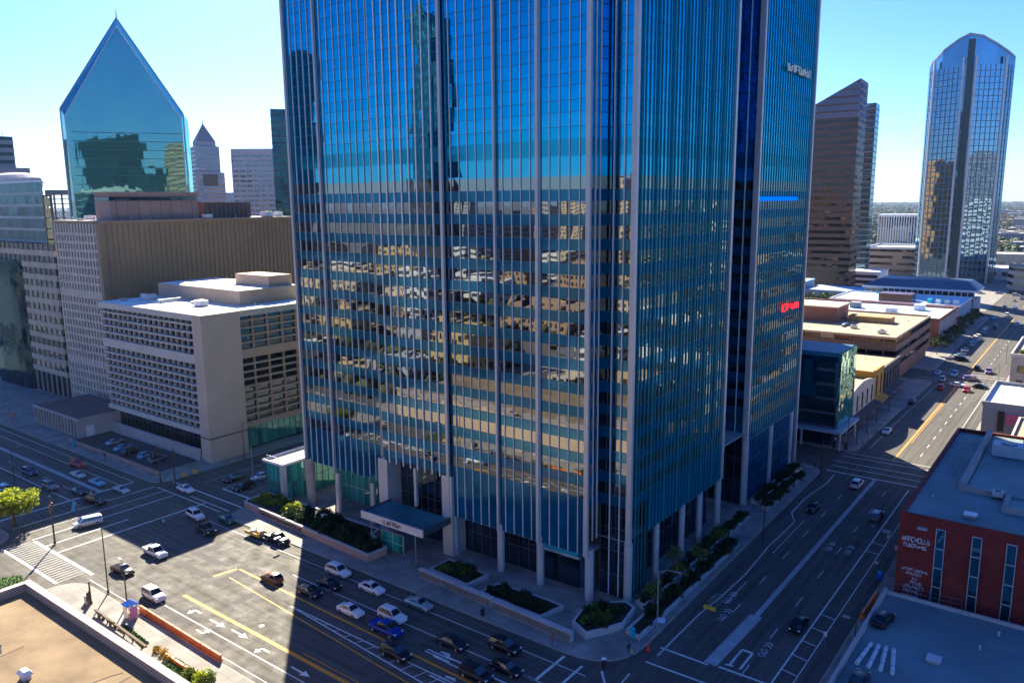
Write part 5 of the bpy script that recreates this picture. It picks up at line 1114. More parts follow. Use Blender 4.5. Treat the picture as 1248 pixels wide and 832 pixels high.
mb = MB(); rt_ = random.Random(77)
for i in range(1900):
    x = rt_.uniform(-560, 60); y = rt_.uniform(-640, -62)
    if i > 1600: x = rt_.uniform(-340, -165); y = rt_.uniform(-52, 26)
    elif i > 1500: x = rt_.uniform(-120, -45); y = rt_.uniform(-52, -2)
    r = rt_.uniform(2.5, 5)
    if any(abs(x-a)+abs(y-b) < c_*.95 for a, b, c_ in pts_): continue
    mb.ellip((x, y, r*.7), (r, r, r*.9), 0, 6, 4, .25, rt_)
o = mb.build('tree_cover', mat('mirror_foliage', (.05,.065,.02), .9, .4, .2)); tag(o, 'street trees behind the viewpoint, seen only as reflections in the tower', 'woodland', None, 'stuff')

# buildings across the way that the skyline towers mirror
def mirrored(p, n, dist, side, label, name, sx, sy, h, m):
    d = Vector((p[0], p[1])).normalized(); n = Vector(n).normalized(); r = d-2*d.dot(n)*n; q = Vector((p[0], p[1]))+r*dist+Vector((-r.y, r.x))*side
    simple_block(name, label, 'skyscraper', q.x, q.y, sx, sy, h, m)
DK = facade('mirror_dark_teal', (.02,.06,.07), (.01,.03,.04), 3, 4.2, .75, .62, .3)
mirrored(cpos, -rv2, 420, -10, 'dark stepped tower mirrored in the middle of the green prism tower', 'dark_tower', 40, 34, 118, DK)
mirrored(cpos, -rv2, 400, 18, 'lower dark block mirrored beside the stepped one in the green prism tower', 'dark_block', 30, 30, 86, DK)
mirrored(cpos, -rv2, 400, 50, 'tan banded tower mirrored near the right edge of the green prism tower', 'tan_tower', 26, 26, 112, facade('mirror_tan_band', (.50,.38,.24), (.04,.04,.05), 3, 4.2, .7, .5))
e1 = u_rt*KR*24+v_rt*(-10); n1 = Vector((e1.y, -e1.x)); n1 = n1 if n1.dot(v_rt) < 0 else -n1
mirrored(rt_c+u_rt*(-12), n1, 300, 0, 'orange brick tower mirrored in the left face of the arched roof tower', 'brick_tower', 34, 34, 92, facade('mirror_orange', (.70,.30,.07), (.05,.03,.02), 3.2, 4.0, .4, .45))
e2 = u_rt*KR*24+v_rt*(8.5); n2 = Vector((e2.y, -e2.x)); n2 = n2 if n2.dot(v_rt) < 0 else -n2
mirrored(rt_c+u_rt*(10), n2, 300, 0, 'grey pinstriped tower mirrored in the right face of the arched roof tower', 'grey_tower', 36, 36, 98, facade('mirror_grey_strip', (.30,.30,.33), (.03,.04,.06), 2.4, 4.0, .55, .8))

def clutter(where, cat_group, z, spots):
    for i, (x, y, k) in enumerate(spots):
        if k == 'p':
            o = thing('vent_pipe', 'short grey vent pipe with a cap on '+where, 'vent pipe', (x, y, z), 'vent pipes on '+cat_group); mb = MB(); mb.cyl(x, y, z, z+.8, .14, .14, 8); mb.build('pipe', ALU, o); mb = MB(); mb.cyl(x, y, z+.8, z+.95, .26, .1, 8); mb.build('cap', ALU_D, o)
        elif k == 'h':
            o = thing('roof_hatch', 'low square roof hatch on '+where, 'roof hatch', (x, y, z), 'roof hatches on '+cat_group); mb = MB(); mb.box(x-.7,y-.7,z,x+.7,y+.7,z+.35); mb.build('curb', CONC_G, o); mb = MB(); mb.box(x-.8,y-.8,z+.35,x+.8,y+.8,z+.5); mb.build('lid', ALU, o)
        else:
            o = thing('roof_duct', 'long sheet metal duct on '+where, 'duct', (x, y, z), 'ducts on '+cat_group); mb = MB(); mb.box(x-.35,y-3,z+.3,x+.35,y+3,z+.9); mb.build('duct', ALU, o); mb = MB(); mb.box(x-.4,y-2.6,z,x+.4,y-2.4,z+.3); mb.box(x-.4,y+2.4,z,x+.4,y+2.6,z+.3); mb.build('support', ALU_D, o)
clutter('the white louvred building roof', 'louvred roof', 33.16, ((-190,101,'p'),(-182,99,'p'),(-168,98.5,'p'),(-199,99,'h'),(-178,106,'h'),(-162,112,'p'),(-186,104,'d')))
clutter('the red brick building roof', 'brick roof', 13.3, ((-17.5,126,'p'),(-16.8,140,'p'),(-17.4,152,'p'),(-4,122,'p'),(-12,121,'h'),(-2.5,138,'h'),(-5.5,146,'p')))
clutter('the sand coloured office roof', 'sand roof', 14.46, ((-100,270,'p'),(-84,272,'p'),(-60,285,'p'),(-54,300,'p'),(-95,306,'h'),(-70,280,'d'),(-62,308,'p')))
clutter('the pale blue brick building roof', 'blue roof', 10.66, ((-104,345,'p'),(-78,344,'h'),(-66,356,'p'),(-56,348,'p'),(-92,368,'d'),(-75,370,'p')))
clutter('the tan flat roof at lower left', 'lower left roof', 7.25, ((-96,30,'p'),(-82,31,'p'),(-104,24,'p'),(-88,22,'h')))
clutter('the brown slab building roof', 'brown roof', 52.95, ((-217,112,'p'),(-217.5,118,'p'),(-238,106,'p'),(-231,105,'h'),(-222,104.5,'p'),(-217,145,'p')))
clutter('the flat deck at lower right', 'flat deck', 2.96, ((-8,104,'p'),(-12,98,'h'),(-6.5,109,'p')))

for i in range(9):
    x, y = -47.2+rf.uniform(-.5,.5), 322+i*12.5
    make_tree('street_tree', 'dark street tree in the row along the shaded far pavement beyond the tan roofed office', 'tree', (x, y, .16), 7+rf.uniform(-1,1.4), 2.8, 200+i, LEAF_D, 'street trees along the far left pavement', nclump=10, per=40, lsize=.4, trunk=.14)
for i in range(5):
    x, y = -20.5+rf.uniform(-.4,.4), 322+i*24
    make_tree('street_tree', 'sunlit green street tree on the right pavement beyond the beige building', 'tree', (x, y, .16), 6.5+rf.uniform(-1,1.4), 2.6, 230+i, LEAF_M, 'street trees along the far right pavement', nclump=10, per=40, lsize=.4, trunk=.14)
# ------------------------------------------------------------------ vehicles
def carpaint(name, c, metal=.0):
    if name in MATS: return MATS[name]
    return mat(name, c, .3, .04, .8, metal=metal, coat=.2, spec=.35)
PAINTS = {'white': carpaint('paint_white', (.72,.73,.74)), 'black': carpaint('paint_black', (.006,.008,.012)), 'dark': carpaint('paint_charcoal', (.018,.022,.03), .1), 'silver': carpaint('paint_silver', (.42,.44,.46), .4),
          'blue': carpaint('paint_blue', (.015,.04,.30)), 'sky': carpaint('paint_light_blue', (.20,.42,.60)), 'red': carpaint('paint_red', (.42,.015,.03)), 'brown': carpaint('paint_brown', (.16,.075,.035)), 'green': carpaint('paint_dark_green', (.01,.05,.045)), 'yellow': carpaint('paint_yellow', (.65,.38,.02)), 'navy': carpaint('paint_navy', (.012,.02,.07)), 'purple': carpaint('paint_purple', (.22,.14,.32)), 'grey': carpaint('paint_grey', (.14,.16,.18), .2)}
HEADL = mat('headlight_glass', (.75,.78,.80), .12, .05, 2); TAILL = mat('taillight_red', (.45,.01,.01), .2, .1, 2); RIM = mat('rim_alloy', (.38,.39,.41), .35, .1, 2, metal=.6); CHROME = mat('grille_dark', (.03,.03,.033), .4, .2, 2)
# side profiles: length stations (x, hood/deck height, half width); cabin as base/top rectangles
TYPES = {
 'sedan':  dict(L=4.75, W=1.84, zb=.24, st=[(-2.37,.62,.76),(-2.25,.92,.86),(-1.5,.99,.92),(-.9,.98,.92),(.75,.98,.92),(1.5,.90,.90),(2.15,.76,.85),(2.37,.52,.74)], cab=(-1.62,1.05,-.85,.28,.97,1.43,.84,.62), wx=1.42, wr=.33),
 'hatch':  dict(L=4.2, W=1.78, zb=.24, st=[(-2.1,.62,.76),(-2.02,.98,.84),(-1.5,1.02,.89),(-.7,1.0,.89),(.75,1.0,.89),(1.4,.92,.87),(1.95,.76,.82),(2.1,.52,.72)], cab=(-1.95,1.0,-1.45,.2,1.0,1.52,.83,.64), wx=1.28, wr=.32),
 'suv':    dict(L=4.8, W=1.92, zb=.30, st=[(-2.4,.70,.80),(-2.33,1.08,.89),(-1.6,1.10,.95),(-.8,1.10,.95),(.85,1.10,.95),(1.6,1.06,.94),(2.22,.94,.88),(2.4,.58,.78)], cab=(-2.28,1.1,-1.95,.35,1.09,1.74,.90,.70), wx=1.45, wr=.38),
 'van':    dict(L=5.1, W=1.98, zb=.30, st=[(-2.55,.70,.84),(-2.5,1.12,.93),(-1.6,1.12,.98),(-.8,1.12,.98),(1.2,1.12,.98),(1.9,1.0,.95),(2.4,.86,.88),(2.55,.55,.78)], cab=(-2.48,1.7,-2.3,.9,1.11,1.78,.93,.76), wx=1.5, wr=.36),
 'pickup': dict(L=5.6, W=1.98, zb=.36, st=[(-2.8,.75,.86),(-2.76,1.08,.95),(-1.9,1.08,.98),(-.9,1.08,.98),(1.1,1.10,.98),(1.9,1.08,.97),(2.62,.98,.92),(2.8,.62,.84)], cab=(-.95,1.35,-.75,.6,1.09,1.82,.92,.72), wx=1.75, wr=.40),
}
def car_parts(kind):
    T = TYPES[kind]; zb = T['zb']; out = {}
    rings = []
    for x, zt, hw in T['st']:
        zm = zb+(zt-zb)*.55
        rings.append([(x,-hw*.90,zb),(x,-hw,zm-.08),(x,-hw*.985,zm+.08),(x,-hw*.90,zt-.04),(x,-hw*.72,zt),(x,hw*.72,zt),(x,hw*.90,zt-.04),(x,hw*.985,zm+.08),(x,hw,zm-.08),(x,hw*.90,zb)])
    b = MB(); n = 10; v = [p for r in rings for p in r]; f = []
    for i in range(len(rings)-1):
        for k in range(n): f.append((i*n+k, (i+1)*n+k, (i+1)*n+(k+1) % n, i*n+(k+1) % n))
    b.idx(v, f, 0, True); b.idx(rings[0], [tuple(range(n))]); b.idx(rings[-1], [tuple(range(n-1,-1,-1))])
    x0, x1, x2, x3, z0, z1, w0, w1 = T['cab']
    cb = [(x0,-w0,z0),(x1,-w0,z0),(x1,w0,z0),(x0,w0,z0)]; ct = [(x2,-w1,z1),(x3,-w1,z1),(x3,w1,z1),(x2,w1,z1)]
    cv = cb+ct; b.idx(cv, [(0,1,5,4),(1,2,6,5),(2,3,7,6),(3,0,4,7)], 0, False)
    tp = [(x2+.12,-w1+.1,z1+.05),(x3-.12,-w1+.1,z1+.05),(x3-.12,w1-.1,z1+.05),(x2+.12,w1-.1,z1+.05)]
    b.idx(ct+tp, [(0,1,5,4),(1,2,6,5),(2,3,7,6),(3,0,4,7),(4,5,6,7)], 0, True)
    if kind == 'pickup':  # open load bed: dark floor sunk between rails
        b.box(-2.65,-.80,1.081,-1.05,.80,1.086,1)
        b.box(-2.72,-.9,1.07,-2.6,.9,1.2,0); b.box(-2.7,-.96,1.07,-.98,-.82,1.2,0); b.box(-2.7,.82,1.07,-.98,.96,1.2,0)
    b.box(T['st'][-1][0]-.1,-.55,zb+.12,T['st'][-1][0]+.02,.55,zb+.34,1)
    b.box(-T['L']/2+.15,-.8,zb-.08,T['L']/2-.15,.8,zb+.02,1)
    out['body'] = b
    def pane(a, bq, c, d, e=.012, m=.10):
        a, bq, c, d = map(Vector, (a, bq, c, d)); nrm = (bq-a).cross(d-a).normalized(); cen = (a+bq+c+d)/4
        q = [p+(cen-p)*m for p in (a, bq, c, d)]; w = MB(); w.idx([tuple(p+nrm*e) for p in q]+[tuple(p-nrm*.02) for p in q], [(0,1,2,3),(4,7,6,5),(0,4,5,1),(1,5,6,2),(2,6,7,3),(3,7,4,0)]); return w
    out['windshield'] = pane(cv[1], cv[2], cv[6], cv[5]); out['rear_window'] = pane(cv[3], cv[0], cv[4], cv[7])
    out['side_window'] = [pane(cv[0], cv[1], cv[5], cv[4], m=.09), pane(cv[2], cv[3], cv[7], cv[6], m=.09)]
    xf = T['st'][-2][0]; zf = T['st'][-2][1]; wf = T['st'][-2][2]
    out['headlight'] = []; out['taillight'] = []
    for s in (-1, 1):
        h = MB(); h.box(xf-.05, s*(wf-.36), zf-.17, xf+.14, s*(wf-.04), zf-.03); out['headlight'].append(h)
        t = MB(); t.box(-T['L']/2-.02, s*(wf-.34), zf-.12, -T['L']/2+.14, s*(wf-.06), zf+.04); out['taillight'].append(t)
    out['wheel'] = []
    for sx in (-1, 1):
        for s in (-1, 1):
            w = MB(); r = T['wr']; y0 = s*(T['W']/2-.20); y1 = s*(T['W']/2+.015); N = 14
            v = [(sx*T['wx']+r*cos(2*pi*i/N), y0, r+r*sin(2*pi*i/N)) for i in range(N)]+[(sx*T['wx']+r*cos(2*pi*i/N), y1, r+r*sin(2*pi*i/N)) for i in range(N)]
            w.idx(v, [(i,(i+1) % N,N+(i+1) % N,N+i) for i in range(N)]+[tuple(range(N)), tuple(range(2*N-1,N-1,-1))])
            q = MB(); y2 = y1+s*.012; v = [(sx*T['wx']+r*.62*cos(2*pi*i/10), y2, r+r*.62*sin(2*pi*i/10)) for i in range(10)]; q.idx(v, [tuple(range(10)) if s < 0 else tuple(range(9,-1,-1))])
            out['wheel'].append((w, q))
    return out
CARM = {}
def car_meshes(kind):
    if kind in CARM: return CARM[kind]
    P = car_parts(kind); M = {}
    def mk(mb, nm, mats): o = mb.build(nm, mats); me = o.data; bpy.data.objects.remove(o); return me
    M['body'] = mk(P['body'], 'body', [PAINTS['white'], RUBBER])
    for k in ('windshield', 'rear_window'): M[k] = [mk(P[k], k, CARGLASS)]
    M['side_window'] = [mk(a, 'side_window', CARGLASS) for a in P['side_window']]
    M['headlight'] = [mk(a, 'headlight', HEADL) for a in P['headlight']]; M['taillight'] = [mk(a, 'taillight', TAILL) for a in P['taillight']]
    M['wheel'] = [(mk(a, 'wheel', RUBBER), mk(b, 'rim', RIM)) for a, b in P['wheel']]
    CARM[kind] = M; return M
BODY = {}
def car(kind, paint, x, y, ang, label, group=None, z=.03, parts=True, cat=None, name=None):
    M = car_meshes(kind)
    if (kind, paint) not in BODY:
        me = M['body'].copy(); me.materials.clear(); me.materials.append(PAINTS[paint]); me.materials.append(RUBBER); BODY[(kind, paint)] = me
    nm = name or {'suv': 'suv', 'pickup': 'pickup_truck', 'van': 'van'}.get(kind, 'car'); cat = cat or {'suv': 'car', 'pickup': 'pickup truck', 'van': 'van'}.get(kind, 'car')
    r = thing(nm, label, cat, (x, y, z), group); r.rotation_euler = (0, 0, ang); r.scale = (.93, .93, .93)
    def kid(n_, me, par): o = bpy.data.objects.new(n_, me); COL.objects.link(o); o.parent = par; return o
    kid('body', BODY[(kind, paint)], r)
    for k in ('windshield', 'rear_window', 'side_window', 'headlight', 'taillight'):
        for me in M[k]: kid(k, me, r)
    for a, b in M['wheel']: w = kid('wheel', a, r); kid('rim', b, w)
    return r
PX, NX, PY, NY = 0, pi, pi/2, -pi/2
def cpx(px, py, kind, paint, ang, label, group=None, z=.03, **kw):
    x, y = at(px, py, z+.75); return car(kind, paint, x, y, ang, label, group, z, **kw)
G1 = 'cars in the shaded front street'
for px, py, k, pt, an, lb in (
 (412,694,'suv','white',PX,'white hatchback-like suv nearest the entrance driveway kerb'), (401,709,'sedan','black',PX,'black low car right beside the white suv by the driveway'),
 (377,718,'sedan','dark',PX,'charcoal car at the edge of the tower shadow'), (453,714,'sedan','white',PX,'white sedan with dark glass roof by the kerb before the driveway'),
 (427,741,'sedan','white',PX,'all white coupe alone in the middle lane beside the yellow line'), (478,748,'suv','white',PX,'white suv just ahead of the blue pickup'),
 (470,764,'pickup','blue',PX,'bright blue pickup truck between the white suv and a black suv'), (482,793,'suv','black',PX,'black suv behind the blue pickup beside the yellow line'),
 (551,780,'sedan','dark',PX,'dark sedan alone below the parked grey car'), (580,819,'suv','black',PX,'black suv at the bottom edge of the view'),
 (510,733,'sedan','silver',PX,'grey car with pale hood parked at the kerb right of the driveway'), (615,785,'suv','black',PX,'tall black suv at the kerb nearest the street corner'),
 (617,811,'sedan','black',PX,'black sedan right below the tall black suv near the corner')): cpx(px, py, k, pt, an, lb, None)
for px, py, k, pt, an, lb in (
 (331,702,'hatch','brown',NX+.05,'brown hatchback alone in the sunlit street on the yellow line'), (187,723,'suv','white',PX,'white suv in full sun beside the orange barrier'),
 (189,671,'pickup','white',PX,'white fronted pickup truck in the sun below the shadow edge'), (149,692,'sedan','black',.1,'dark blue black sedan behind the tall pole at the near corner'),
 (250,643,'pickup','black',PX-.1,'black pickup truck waiting in the shaded crossing'), (238,626,'suv','white',PX-.1,'small white suv just behind the black pickup'),
 (277,631,'sedan','green',PX-.1,'dark green car right of the black pickup in the crossing'), (107,635,'van','white',NY-.25,'white van half in the shadow edge at the left of the crossing'),
 (226,594,'sedan','white',PX,'white sedan at the far side of the crossing by the signal pole'), (115,608,'pickup','dark',PX+.2,'dark pickup carrying pale clutter near the blue kiosk'),
 (96,597,'sedan','dark',PX,'dark sedan left of the cluttered pickup'), (61,591,'suv','grey',PX,'dark grey suv in the middle of the left street'),
 (36,574,'suv','navy',PX,'navy blue suv farthest back in the left street lanes'), (4,594,'suv','sky',NX,'light blue suv at the left edge above the round tree'),
 (118,586,'sedan','sky',PX,'light blue sedan in the right lanes of the left street'), (95,577,'sedan','silver',PX,'silver car below the red one on the left street'),
 (94,564,'suv','red',PX,'red suv on the left street beside the annex pavement'), (148,595,'sedan','silver',PX,'silver sedan stopped at the line before the crossing'),
 (297,592,'suv','black',NY,'black suv in the side street behind the glass pavilion'), (285,581,'sedan','dark',NY,'dark sedan ahead of the black suv in the side street'),
 (318,579,'sedan','white',NY,'white sedan nearest the glass pavilion in the side street'),
 (140,537,'sedan','silver',PY+.2,'silver car nearest the annex in the small parking lot'), (150,544,'sedan','sky',PY+.2,'light blue car second from the annex in the small parking lot'),
 (160,549,'suv','dark',PY+.2,'dark suv third from the annex in the small parking lot'), (178,553,'hatch','sky',PY+.2,'pale blue hatchback in the middle of the small parking lot'),
 (192,558,'suv','grey',PY+.2,'grey suv nearest the crossing in the small parking lot'),
 (338,655,'pickup','dark',PX,'dark pickup truck with a white roof light at the shadow edge by the planter'),
 (1045,588,'suv','white',PY,'white suv driving away before the far crosswalk'), (991,617,'hatch','black',NY,'black hatchback at the left kerb beside the far hedge planters'),
 (1069,627,'suv','grey',PY,'grey suv in the right lanes beside the red brick building'), (974,758,'sedan','black',NY,'black sedan alone in the lower part of the right street'),
 (1081,524,'sedan','silver',NY,'silver car by the kerb in front of the white gabled shopfront'), (1112,488,'sedan','dark',PY,'dark car parked at the end of the charcoal shopfronts')): cpx(px, py, k, pt, an, lb)
# crossing far up the right street
for px, py, k, pt, an, lb in (
 (1143,453,'sedan','sky',PY,'light blue car leftmost in the far traffic group'), (1149,461,'suv','silver',PY,'silver suv below the leftmost light blue car of the far traffic'), (1147,471,'suv','red',PY,'red suv at the front left of the far traffic group'),
 (1163,455,'suv','sky',NY,'light blue suv in the second row of the far traffic'), (1167,468,'sedan','white',PX,'white car turning in the middle of the far traffic'), (1178,474,'hatch','red',NY,'red hatchback at the front right of the far traffic group'),
 (1184,461,'van','purple',PX+.3,'purple van crossing in the far traffic'), (1191,448,'suv','black',PY,'black suv in the sun beyond the far traffic'), (1205,452,'suv','purple',NY,'mauve suv by the sunlit right kerb of the far street'),
 (1172,437,'van','dark',PX,'dark van turning at the edge of the far tree shade'), (1195,470,'sedan','black',PX,'black car right of the red hatchback in the far traffic')): cpx(px, py, k, pt, an, lb)
for i in range(10):
    car(('sedan','suv','hatch')[i % 3], ('sky','silver','white','dark','sky')[i % 5], -40.6, 322+i*7.2, PY+.5, 'car parked at an angle in the far shaded row, %s from near end' % ('one','two','three','four','five','six','seven','eight','nine','ten')[i], 'cars parked at an angle in the far street')
for i in range(14):
    x = (-41,-37.5,-30.5,-27)[i % 4]+rf.uniform(-.4,.4); car(('sedan','suv','van')[i % 3], ('white','dark','silver','grey','sky')[i % 5], x, 396+i*10+rf.uniform(-3,3), PY if x > -34 else NY, 'distant car in the far end of the right street, one of several alike', 'distant cars up the right street')
for i in range(6): car(('suv','sedan')[i % 2], ('white','silver')[i % 2], -60+i*9, 546+(i % 2)*5, PX, 'distant pale car crossing at the far junction, one of several alike', 'distant cars at the far junction')
# loads on the two trucks
x, y = at(115,608,1.2); cl = thing('scrap_load', 'pale clutter heaped in the bed of the dark pickup', 'load', (x-1.5, y-.3, 1.25)); mb = MB(); rl = random.Random(2)
for i in range(16): a = Vector((x-1.6+rl.uniform(-.8,.8), y-.3+rl.uniform(-.6,.6), 1.3+rl.random()*.5)); mb.tube(a, a+Vector((rl.uniform(-.8,.8), rl.uniform(-.6,.6), rl.uniform(-.1,.5))), .07)
mb.build('scrap', mat('scrap_pale', (.55,.48,.32), .7, .3, 2), cl)
x, y = at(338,655,2.0); lb = thing('light_bar', 'white warning light bar on the roof of the dark pickup by the planter', 'light bar', (x, y, 1.9)); mb = MB(); mb.box(x-.2,y-.6,1.88,x+.2,y+.6,2.06); mb.build('lamp', WHITE, lb)
# yellow utility trailer ahead of it
x, y = at(313,650,.6); tr = thing('utility_trailer', 'yellow framed utility trailer loaded with green and white gear behind the dark pickup', 'trailer', (x, y, .03))
mb = MB(); mb.box(x-2.2,y-.9,.55,x+2.0,y+.9,.68); mb.build('bed', BLACK, tr)
for s in (-.9, .9):
    mb = MB(); mb.box(x-2.2,y+s-.05,.68,x+2.0,y+s+.05,1.15); mb.build('side_rail', YELLOW, tr)
    mb = MB(); mb.tube((x-.2,y+s-.12,.33),(x-.2,y+s+.12,.33),.33,.33,12); mb.build('wheel', RUBBER, tr)
for i, (a, b_, m_) in enumerate(((-1.4,.2,LEAF_M),(-.5,-.3,WHITE),(.4,.25,YELLOW),(1.3,-.1,STEEL))): mb = MB(); mb.box(x+a-.4,y+b_-.4,.68,x+a+.4,y+b_+.4,1.3+.1*i); mb.build('crate', m_, tr)
mb = MB(); mb.tube((x+2,y,.6),(x+3.0,y,.5),.05); mb.build('drawbar', BLACK, tr)

# ------------------------------------------------------------------ street furniture
GALV = mat('galvanised', (.30,.31,.32), .5, .15, 1.5, metal=.4); POLE = mat('pole_dark', (.045,.042,.04), .55, .2, 1.5)
def lamp_post(label, x, y, h, arm=(1,0), al=2.0, z=.16, group=None, m=None):
    m = m or POLE; r = thing('street_lamp', label, 'street lamp', (x, y, z), group); mb = MB(); mb.cyl(x, y, z, z+.5, .2, .16, 10, 0); mb.tube((x,y,z+.4),(x,y,z+h),.11,.07,8); mb.build('pole', m, r)
    if al:
        mb = MB(); mb.tube((x,y,z+h-.2),(x+arm[0]*al*.5,y+arm[1]*al*.5,z+h+.25),.05); mb.tube((x+arm[0]*al*.5,y+arm[1]*al*.5,z+h+.25),(x+arm[0]*al,y+arm[1]*al,z+h+.2),.045); mb.build('arm', m, r)
        mb = MB(); c = (x+arm[0]*(al+.3), y+arm[1]*(al+.3)); mb.obox(c, arm, .42, .16, z+h+.12, z+h+.26); mb.build('lamp_head', GALV, r)
    elif al == 0: mb = MB(); mb.cyl(x, y, z+h, z+h+.12, .12, .05, 8); mb.build('cap', m, r)
    else: mb = MB(); mb.ellip((x,y,z+h+.2),(.28,.28,.3)); mb.build('lamp_globe', WHITE, r)
    return r
def signal(label, x, y, h, arm, al, z=.16, back=ORANGE, heads=2, group=None):
    r = thing('traffic_signal', label, 'traffic light', (x, y, z), group); mb = MB(); mb.cyl(x, y, z, z+.4, .24, .2, 10); mb.tube((x,y,z+.3),(x,y,z+h),.15,.11,10); mb.build('pole', POLE, r)
    if al: mb = MB(); mb.tube((x,y,z+h-.3),(x+arm[0]*al,y+arm[1]*al,z+h+.1),.09,.06,8); mb.build('mast_arm', POLE, r)
    for i in range(heads):
        t = 1-.5*i/max(1, heads-1) if al else 0; off = (-.5, .5)[i % 2] if not al else 0
        cx = x+arm[0]*(al*t if al else off); cy = y+arm[1]*(al*t if al else off); cz = z+h-(.55 if al else 2.0)
        pr = (-arm[1], arm[0]); mb = MB(); mb.obox((cx, cy), arm, .32, .03, cz-.75, cz+.65); bp = mb.build('backplate', back, r)
        mb = MB(); mb.obox((cx+pr[0]*.12, cy+pr[1]*.12), arm, .17, .12, cz-.6, cz+.5); mb.build('housing', BLACK, r)
        for j, c_ in enumerate(('signal_red','signal_amber','signal_green')):
            mb = MB(); zz = cz+.3-.35*j; p = Vector((cx+pr[0]*.25, cy+pr[1]*.25, zz)); mb.tube(p, p+Vector((pr[0]*.04,pr[1]*.04,0)), .12, .12, 10); mb.build('lens', mat(c_, ((.35,.02,.02),(.35,.2,.02),(.02,.25,.1))[j], .3), r)
    return r
sx, sy = at(67,662,.16); signal('tall traffic signal with orange backplates on the corner by the sunlit crosswalk', sx, sy, 8.6, (.8,-.6), 0, heads=2)
signal('traffic signal on the near corner with a short arm over the sunlit crosswalk', *at(111,735,.16), 3.4, (-.6,.8), 0, heads=1, back=BLACK)
signal('traffic signal at the small parking lot corner facing the crossing', *at(196,588,.16), 7.5, (.6,-.8), 3.2, heads=2, back=BLACK)
signal('second traffic signal beside the yellow barricades at the crossing', *at(214,592,.16), 8.2, (.9,-.45), 3.5, heads=2, back=BLACK)
signal('traffic signal on the far right corner below the dark glass building', *at(1000,584,.16), 8.5, (1,0), 4.5, heads=2, back=BLACK)
lamp_post('tall plain black pole at the near corner of the crossing', *at(132,722,.16), 10.3, (1,0), 0)
lamp_post('shorter dark pole beside the blue kiosk on the near pavement', *at(155,737,.16), 6.4, (-1,.2), 1.2)
lamp_post('grey lamp post with arm at the kerbside planter by the street corner', *at(801,764,.16), 8.2, (1,.3), 2.2, m=GALV)
lamp_post('dark lamp post on the pavement between the two kerbside planters', *at(930,657,.16), 7.0, (1,0), 1.6)
lamp_post('dark lamp post before the canopy of the dark glass corner building', *at(1032,548,.16), 8.0, (1,0), 1.5)
lamp_post('thin lamp post in the side street behind the glass pavilion', *at(309,589,.16), 8.0, (0,-1), 1.5, m=GALV)
lamp_post('lamp post in the planted median above the round tree', *at(18,586,.03), 7.0, (0,1), 1.2)
lamp_post('lamp post near the louvred building at the side street kerb', *at(298,560,.16), 8.5, (1,0), 1.8)
for i, (px, py) in enumerate(((1044,540),(1056,527),(1068,514),(1083,500))): lamp_post('dark lamp post along the shopfronts, %s from the glass corner building' % ('first','second','third','fourth')[i], *at(px, py, .16), 5.2, (1,0), 1.0)
for i, (px, py) in enumerate(((1216,470),(1207,500),(1226,442))): lamp_post('lamp post on the sunlit right pavement, %s' % ('nearest the beige building','below the grey wall corner','beyond the beige building')[i], *at(px, py, .16), 7.0, (-1,0), 1.4, m=GALV)
lamp_post('dark pole standing beside the flat deck parapet at lower right', *at(1040,806,.16), 5.5, (-1,0), .9)
# round tree and lawns at left
tx, ty = at(18,641,.16)
make_tree('round_tree', 'bright yellow green round tree on the left street corner', 'tree', (tx, ty, .16), 6.9, 4.0, 5, LEAF_Y, nclump=26, per=130, lsize=.27, trunk=.28, clear=.36)
GRASS = mat('lawn_grass', (.07,.14,.02), .95, .4, 1.5, bump=.6, bscale=20)
def lawn(label, poly, z=.175):
    mb = MB(); mb.face([(x, y, z) for x, y in poly]); rg_ = random.Random(len(label)); xs = [p[0] for p in poly]; ys = [p[1] for p in poly]
    for i in range(900):
        x = rg_.uniform(min(xs), max(xs)); y = rg_.uniform(min(ys), max(ys)); c = False
        for k in range(len(poly)):
            a = poly[k]; b = poly[k-1]
            if (a[1] > y) != (b[1] > y) and x < (b[0]-a[0])*(y-a[1])/(b[1]-a[1])+a[0]: c = not c
        if c: s = .09; a = rg_.random()*6.28; mb.face([(x-s*cos(a), y-s*sin(a), z), (x+s*cos(a), y+s*sin(a), z), (x+rg_.uniform(-.05,.05), y, z+rg_.uniform(.12,.25))])
    o = mb.build('lawn', GRASS); tag(o, label, 'lawn', None, 'stuff')
P = [at(a, b, .17) for a, b in ((0,704),(26,700),(34,712),(22,722),(0,726))]; lawn('small sunlit lawn patch at the left edge below the crosswalk', P)
P = [at(a, b, .17) for a, b in ((146,765),(152,760),(182,783),(174,790))]; lawn('narrow grass strip beside the wooden rail on the near pavement', P)
P = [at(a, b, .17) for a, b in ((196,812),(214,800),(262,832),(225,835))]; lawn('bright lawn beside the flat roof at the bottom of the view', P)
mb = MB(); P = [at(a, b, .17) for a, b in ((0,728),(40,716),(50,722),(0,742))]; mb.face([(x, y, .172) for x, y in P]); o = struct('gravel_strip', mb, mat('tan_gravel', (.42,.30,.14), .95, .3, 2), 'tan gravel strip before the lit flat roof', 'gravel')
for i, (px, py, k, s) in enumerate(((232,826,'m0',1.3),(246,830,'y1',1.4),(255,832,'m1',1.3))): shrub(*at(px, py, .17), .17, s, k, 'spiky green shrub at the bottom edge beside the bright lawn, one of a clump', 'shrubs at the bottom edge')
for i, (px, py) in enumerate(((192,793),(199,797),(205,803))): shrub(*at(px, py, .17), .17, .85, 'o'+str(i % 2), 'golden orange shrub at the end of the orange edging, one of a clump', 'golden shrubs on the near pavement', .8)
ed = thing('edging_wall', 'low orange edging wall curving beside the bright lawn', 'edging', (*at(215,808), .16)); mb = MB(); pp = [at(a, b, .2) for a, b in ((203,799),(213,806),(225,814),(240,820))]
